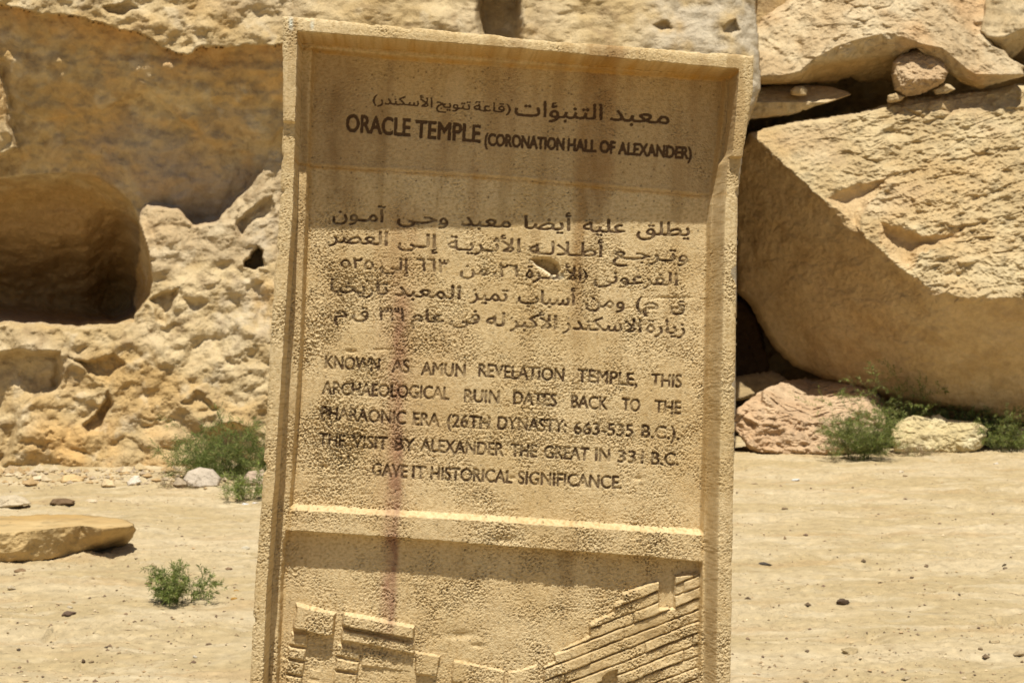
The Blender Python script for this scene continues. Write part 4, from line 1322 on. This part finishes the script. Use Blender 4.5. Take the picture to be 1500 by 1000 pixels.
PEB = [  # px, py (foot), width px, height ratio, colour, name, label
    (1119, 831, 21, .55, (.10, .085, .07), 'dark_pebble', 'dark grey pebble with a pale spot near the right edge of the sign'),
    (1234, 886, 22, .45, (.13, .09, .06), 'dark_pebble', 'dark brown flattish pebble on the open sand right of the sign'),
    (1245, 957, 28, .4, (.50, .39, .22), 'tan_stone', 'largest tan stone on the sand at the bottom right'),
    (1458, 944, 22, .3, (.52, .40, .23), 'tan_stone', 'flat tan stone near the right edge, lower right corner'),
    (1496, 966, 26, .4, (.56, .44, .27), 'tan_stone', 'tan stone cut off by the right edge at the lower right'),
    (1122, 893, 22, .3, (.53, .41, .24), 'tan_stone', 'sand coloured flat stone below the dark grey pebble'),
    (1095, 881, 11, .5, (.18, .13, .08), 'small_pebble', 'small brown pebble close beside the right edge of the sign'),
    (1154, 865, 8, .6, (.14, .10, .06), 'small_pebble', 'small brown pebble between the two dark pebbles'),
    (1327, 996, 20, .35, (.56, .45, .28), 'pale_pebble', 'pale oval stone at the bottom edge right of the sign'),
    (1324, 982, 12, .25, (.35, .25, .14), 'stone_flake', 'thin brown flake above the pale oval stone at the bottom'),
    (1166, 703, 13, .35, (.66, .64, .60), 'white_pebble', 'whitish pebble on the sand right of the sign, below the pink rock'),
    (1105, 712, 11, .35, (.32, .23, .13), 'stone_flake', 'brown flake on the sand close to the sign below the pink rock'),
    (1256, 722, 9, .25, (.18, .13, .08), 'stone_flake', 'dark thin flake on the sand below the feathery bush'),
    (1320, 695, 10, .4, (.60, .51, .37), 'pale_pebble', 'left one of two small pebbles below the dry twigs'),
    (1327, 698, 9, .5, (.42, .31, .19), 'small_pebble', 'right one of two small pebbles below the dry twigs'),
    (1459, 682, 9, .5, (.6, .55, .46), 'white_pebble', 'small pale pebble on the sand below the rightmost bush'),
    (1150, 749, 12, .25, (.24, .17, .1), 'stone_flake', 'small dark sliver on the sand between sign and whitish pebble'),
    (1474, 771, 8, .6, (.40, .30, .18), 'small_pebble', 'small tan pebble near the right edge at mid height of the sand'),
    (1335, 848, 7, .6, (.16, .11, .07), 'small_pebble', 'tiny dark pebble in the middle of the sand, right of the sign'),
    (1289, 858, 8, .4, (.26, .18, .11), 'small_pebble', 'tiny brown pebble just above and right of the dark flattish pebble'),
    (1471, 832, 7, .7, (.13, .1, .06), 'small_pebble', 'upper one of two tiny dark pebbles near the right edge'),
    (1472, 836, 7, .6, (.2, .15, .1), 'small_pebble', 'lower one of two tiny dark pebbles near the right edge'),
    (1435, 954, 9, .5, (.3, .22, .13), 'small_pebble', 'small brown pebble left of the flat tan stone, lower right'),
    (1182, 957, 9, .4, (.22, .16, .1), 'small_pebble', 'small brown pebble left of the largest tan stone'),
    (101, 906, 22, .4, (.17, .115, .08), 'brown_pebble', 'brown oblong pebble on the sand at the lower left'),
    (102, 895, 9, .5, (.62, .54, .40), 'pale_pebble', 'small pale pebble just behind the brown oblong pebble'),
    (18, 864, 13, .6, (.60, .50, .34), 'pale_pebble', 'pale angular pebble at the left edge below the long flat stone'),
    (30, 841, 19, .3, (.30, .2, .11), 'brown_pebble', 'flat brown pebble just below the long flat stone'),
    (286, 962, 8, .9, (.62, .55, .42), 'pale_pebble', 'pale upright pebble on the sand near the lower left of the sign'),
    (306, 942, 9, .5, (.3, .22, .14), 'small_pebble', 'small brown pebble right of the pale upright pebble'),
    (122, 968, 8, .8, (.16, .11, .07), 'small_pebble', 'dark chunky pebble near the bottom left'),
    (134, 969, 8, .5, (.33, .24, .14), 'small_pebble', 'brown pebble just right of the dark chunky pebble, bottom left'),
    (27, 954, 7, .6, (.13, .1, .07), 'small_pebble', 'dark pebble near the left edge at the bottom'),
    (155, 954, 6, .7, (.13, .1, .07), 'small_pebble', 'tiny dark pebble above the dark chunky one, bottom left'),
    (335, 837, 12, .5, (.30, .2, .12), 'brown_pebble', 'brown pebble right of the spiky shrub'),
    (217, 855, 13, .3, (.34, .24, .13), 'stone_flake', 'brown flake just left of the spiky shrub'),
    (346, 866, 11, .35, (.45, .26, .07), 'orange_chip', 'bright orange chip between spiky shrub and sign'),
    (342, 882, 12, .3, (.50, .28, .07), 'orange_chip', 'orange chip nearest to the lower left edge of the sign'),
    (359, 805, 14, .3, (.66, .60, .46), 'pale_pebble', 'pale flat pebble near the left edge of the sign'),
    (267, 797, 10, .3, (.55, .45, .3), 'pale_pebble', 'small pale flake halfway between flat stone and sign'),
    (210, 782, 8, .4, (.62, .52, .37), 'pale_pebble', 'small pale pebble just right of the long flat stone'),
    (215, 773, 8, .4, (.2, .14, .09), 'small_pebble', 'small dark pebble just right of the tip of the long flat stone'),
    (358, 740, 15, .35, (.75, .74, .72), 'white_litter', 'crumpled white scrap of litter by the tuft at the left edge of the sign'),
    (375, 737, 10, .5, (.72, .70, .68), 'white_litter', 'small white scrap of litter touching the left edge of the sign'),
]
for i, (x_, y_, w_, hr, colr, nm, lab) in enumerate(PEB):
    g = gp(x_, y_ - w_ * .1)
    sc_ = float(gt(np.array(y_))) / FOC * w_ / 2
    me = pebble_mesh(nm, 900 + i, colr, 1.0)
    o = add_obj(nm, me)
    gz = float(ground_height(np.array([g[0]]), np.array([g[1]]))[0])
    o.location = (g[0], g[1], gz + sc_ * hr * .45)
    o.scale = (sc_, sc_ * .8, sc_ * max(hr, .35))
    o.rotation_euler = (0, 0, i * 1.7 % .8)
    tag(o, lab, 'litter' if 'litter' in nm else 'pebble')


def scatter(name, n, seed, kind_label, size, cols, stretch=1.0, thin=1.0, region=None):
    rng = np.random.default_rng(seed)
    base = np.array([[1, 0, 0], [-.9, .1, 0], [0, 1, .1], [0, -.9, 0], [.1, 0, 1], [0, .1, -.8]], float)
    Ft = np.array([[0, 2, 4], [2, 1, 4], [1, 3, 4], [3, 0, 4], [2, 0, 5], [1, 2, 5], [3, 1, 5], [0, 3, 5]])
    py_ = 640 + 380 * rng.uniform(0, 1, n * 3) ** 1.0
    px_ = rng.uniform(-120, 1620, n * 3)
    g = ground_at(px_, np.maximum(py_, 664))
    clump = fbm(np.stack([g[:, 0] * 1.6, g[:, 1] * 1.6, g[:, 0] * 0], -1), 3, seed)
    keep = clump > rng.uniform(-.35, .35, n * 3)
    g = g[keep][:n]
    k = len(g)
    gz = ground_height(g[:, 0], g[:, 1])
    s = size * np.clip(rng.lognormal(0, .55, k), .3, 3.2)
    an = rng.uniform(0, 2 * math.pi, k)
    B = base[None] * (1 + rng.normal(0, .25, (k, 6, 3)))
    B = B * s[:, None, None]
    B[..., 0] *= stretch
    B[..., 1:] *= thin
    B[..., 2] *= .6
    X = B[..., 0] * np.cos(an)[:, None] - B[..., 1] * np.sin(an)[:, None]
    Y = B[..., 0] * np.sin(an)[:, None] + B[..., 1] * np.cos(an)[:, None]
    V = np.stack([X + g[:, 0:1], Y + g[:, 1:2], B[..., 2] + gz[:, None] + .2 * s[:, None] * thin], -1)
    F = (Ft[None] + 6 * np.arange(k)[:, None, None]).reshape(-1, 3)
    cc = np.array(cols, np.float32)[rng.integers(0, len(cols), k)] * rng.uniform(.8, 1.2, (k, 1))
    me = make_mesh(name, V.reshape(-1, 3), F, M_pebble, np.repeat(cc[:, None], 6, 1).reshape(-1, 3).astype(np.float32), smooth=False)
    tag(add_obj(name, me), kind_label, kind='stuff')


scatter('gravel', 9500, 11, 'loose gravel and small pebbles scattered over the sand', .0036, [(.46, .35, .2), (.34, .25, .14), (.2, .14, .09), (.56, .45, .29), (.42, .3, .17)])
scatter('dark_grit', 450, 12, 'dark grit scattered over the sand', .0055, [(.14, .1, .06), (.18, .12, .08), (.22, .15, .09)])
scatter('twig_litter', 420, 13, 'thin dry twigs and straws lying on the sand', .011, [(.2, .14, .09), (.3, .22, .13), (.4, .3, .19)], stretch=1.9, thin=.1)


def rubble():
    """small broken stones banked along the foot of the cliff"""
    rng = np.random.default_rng(5)
    k = 700
    px_ = rng.uniform(-60, 400, k); yy = 694 + np.abs(rng.normal(0, 9, k))
    g = ground_at(px_, yy)
    gz = ground_height(g[:, 0], g[:, 1])
    base = np.array([[1, 0, 0], [-.9, .1, 0], [0, 1, .1], [0, -.9, 0], [.1, 0, .7], [0, .1, -.6]], float)
    Ft = np.array([[0, 2, 4], [2, 1, 4], [1, 3, 4], [3, 0, 4], [2, 0, 5], [1, 2, 5], [3, 1, 5], [0, 3, 5]])
    s = .014 * np.clip(rng.lognormal(0, .6, k), .3, 4)
    B = base[None] * (1 + rng.normal(0, .3, (k, 6, 3))) * s[:, None, None]
    V = B + np.stack([g[:, 0], g[:, 1], gz + .3 * s], -1)[:, None]
    F = (Ft[None] + 6 * np.arange(k)[:, None, None]).reshape(-1, 3)
    cc = np.array([(.50, .39, .22), (.56, .46, .30), (.44, .31, .16), (.4, .32, .22)], np.float32)[rng.integers(0, 4, k)]
    me = make_mesh('rubble', V.reshape(-1, 3), F, M_pebble, np.repeat(cc[:, None], 6, 1).reshape(-1, 3), smooth=False)
    tag(add_obj('rubble', me), 'small broken stones along the foot of the cliff', kind='stuff')


rubble()
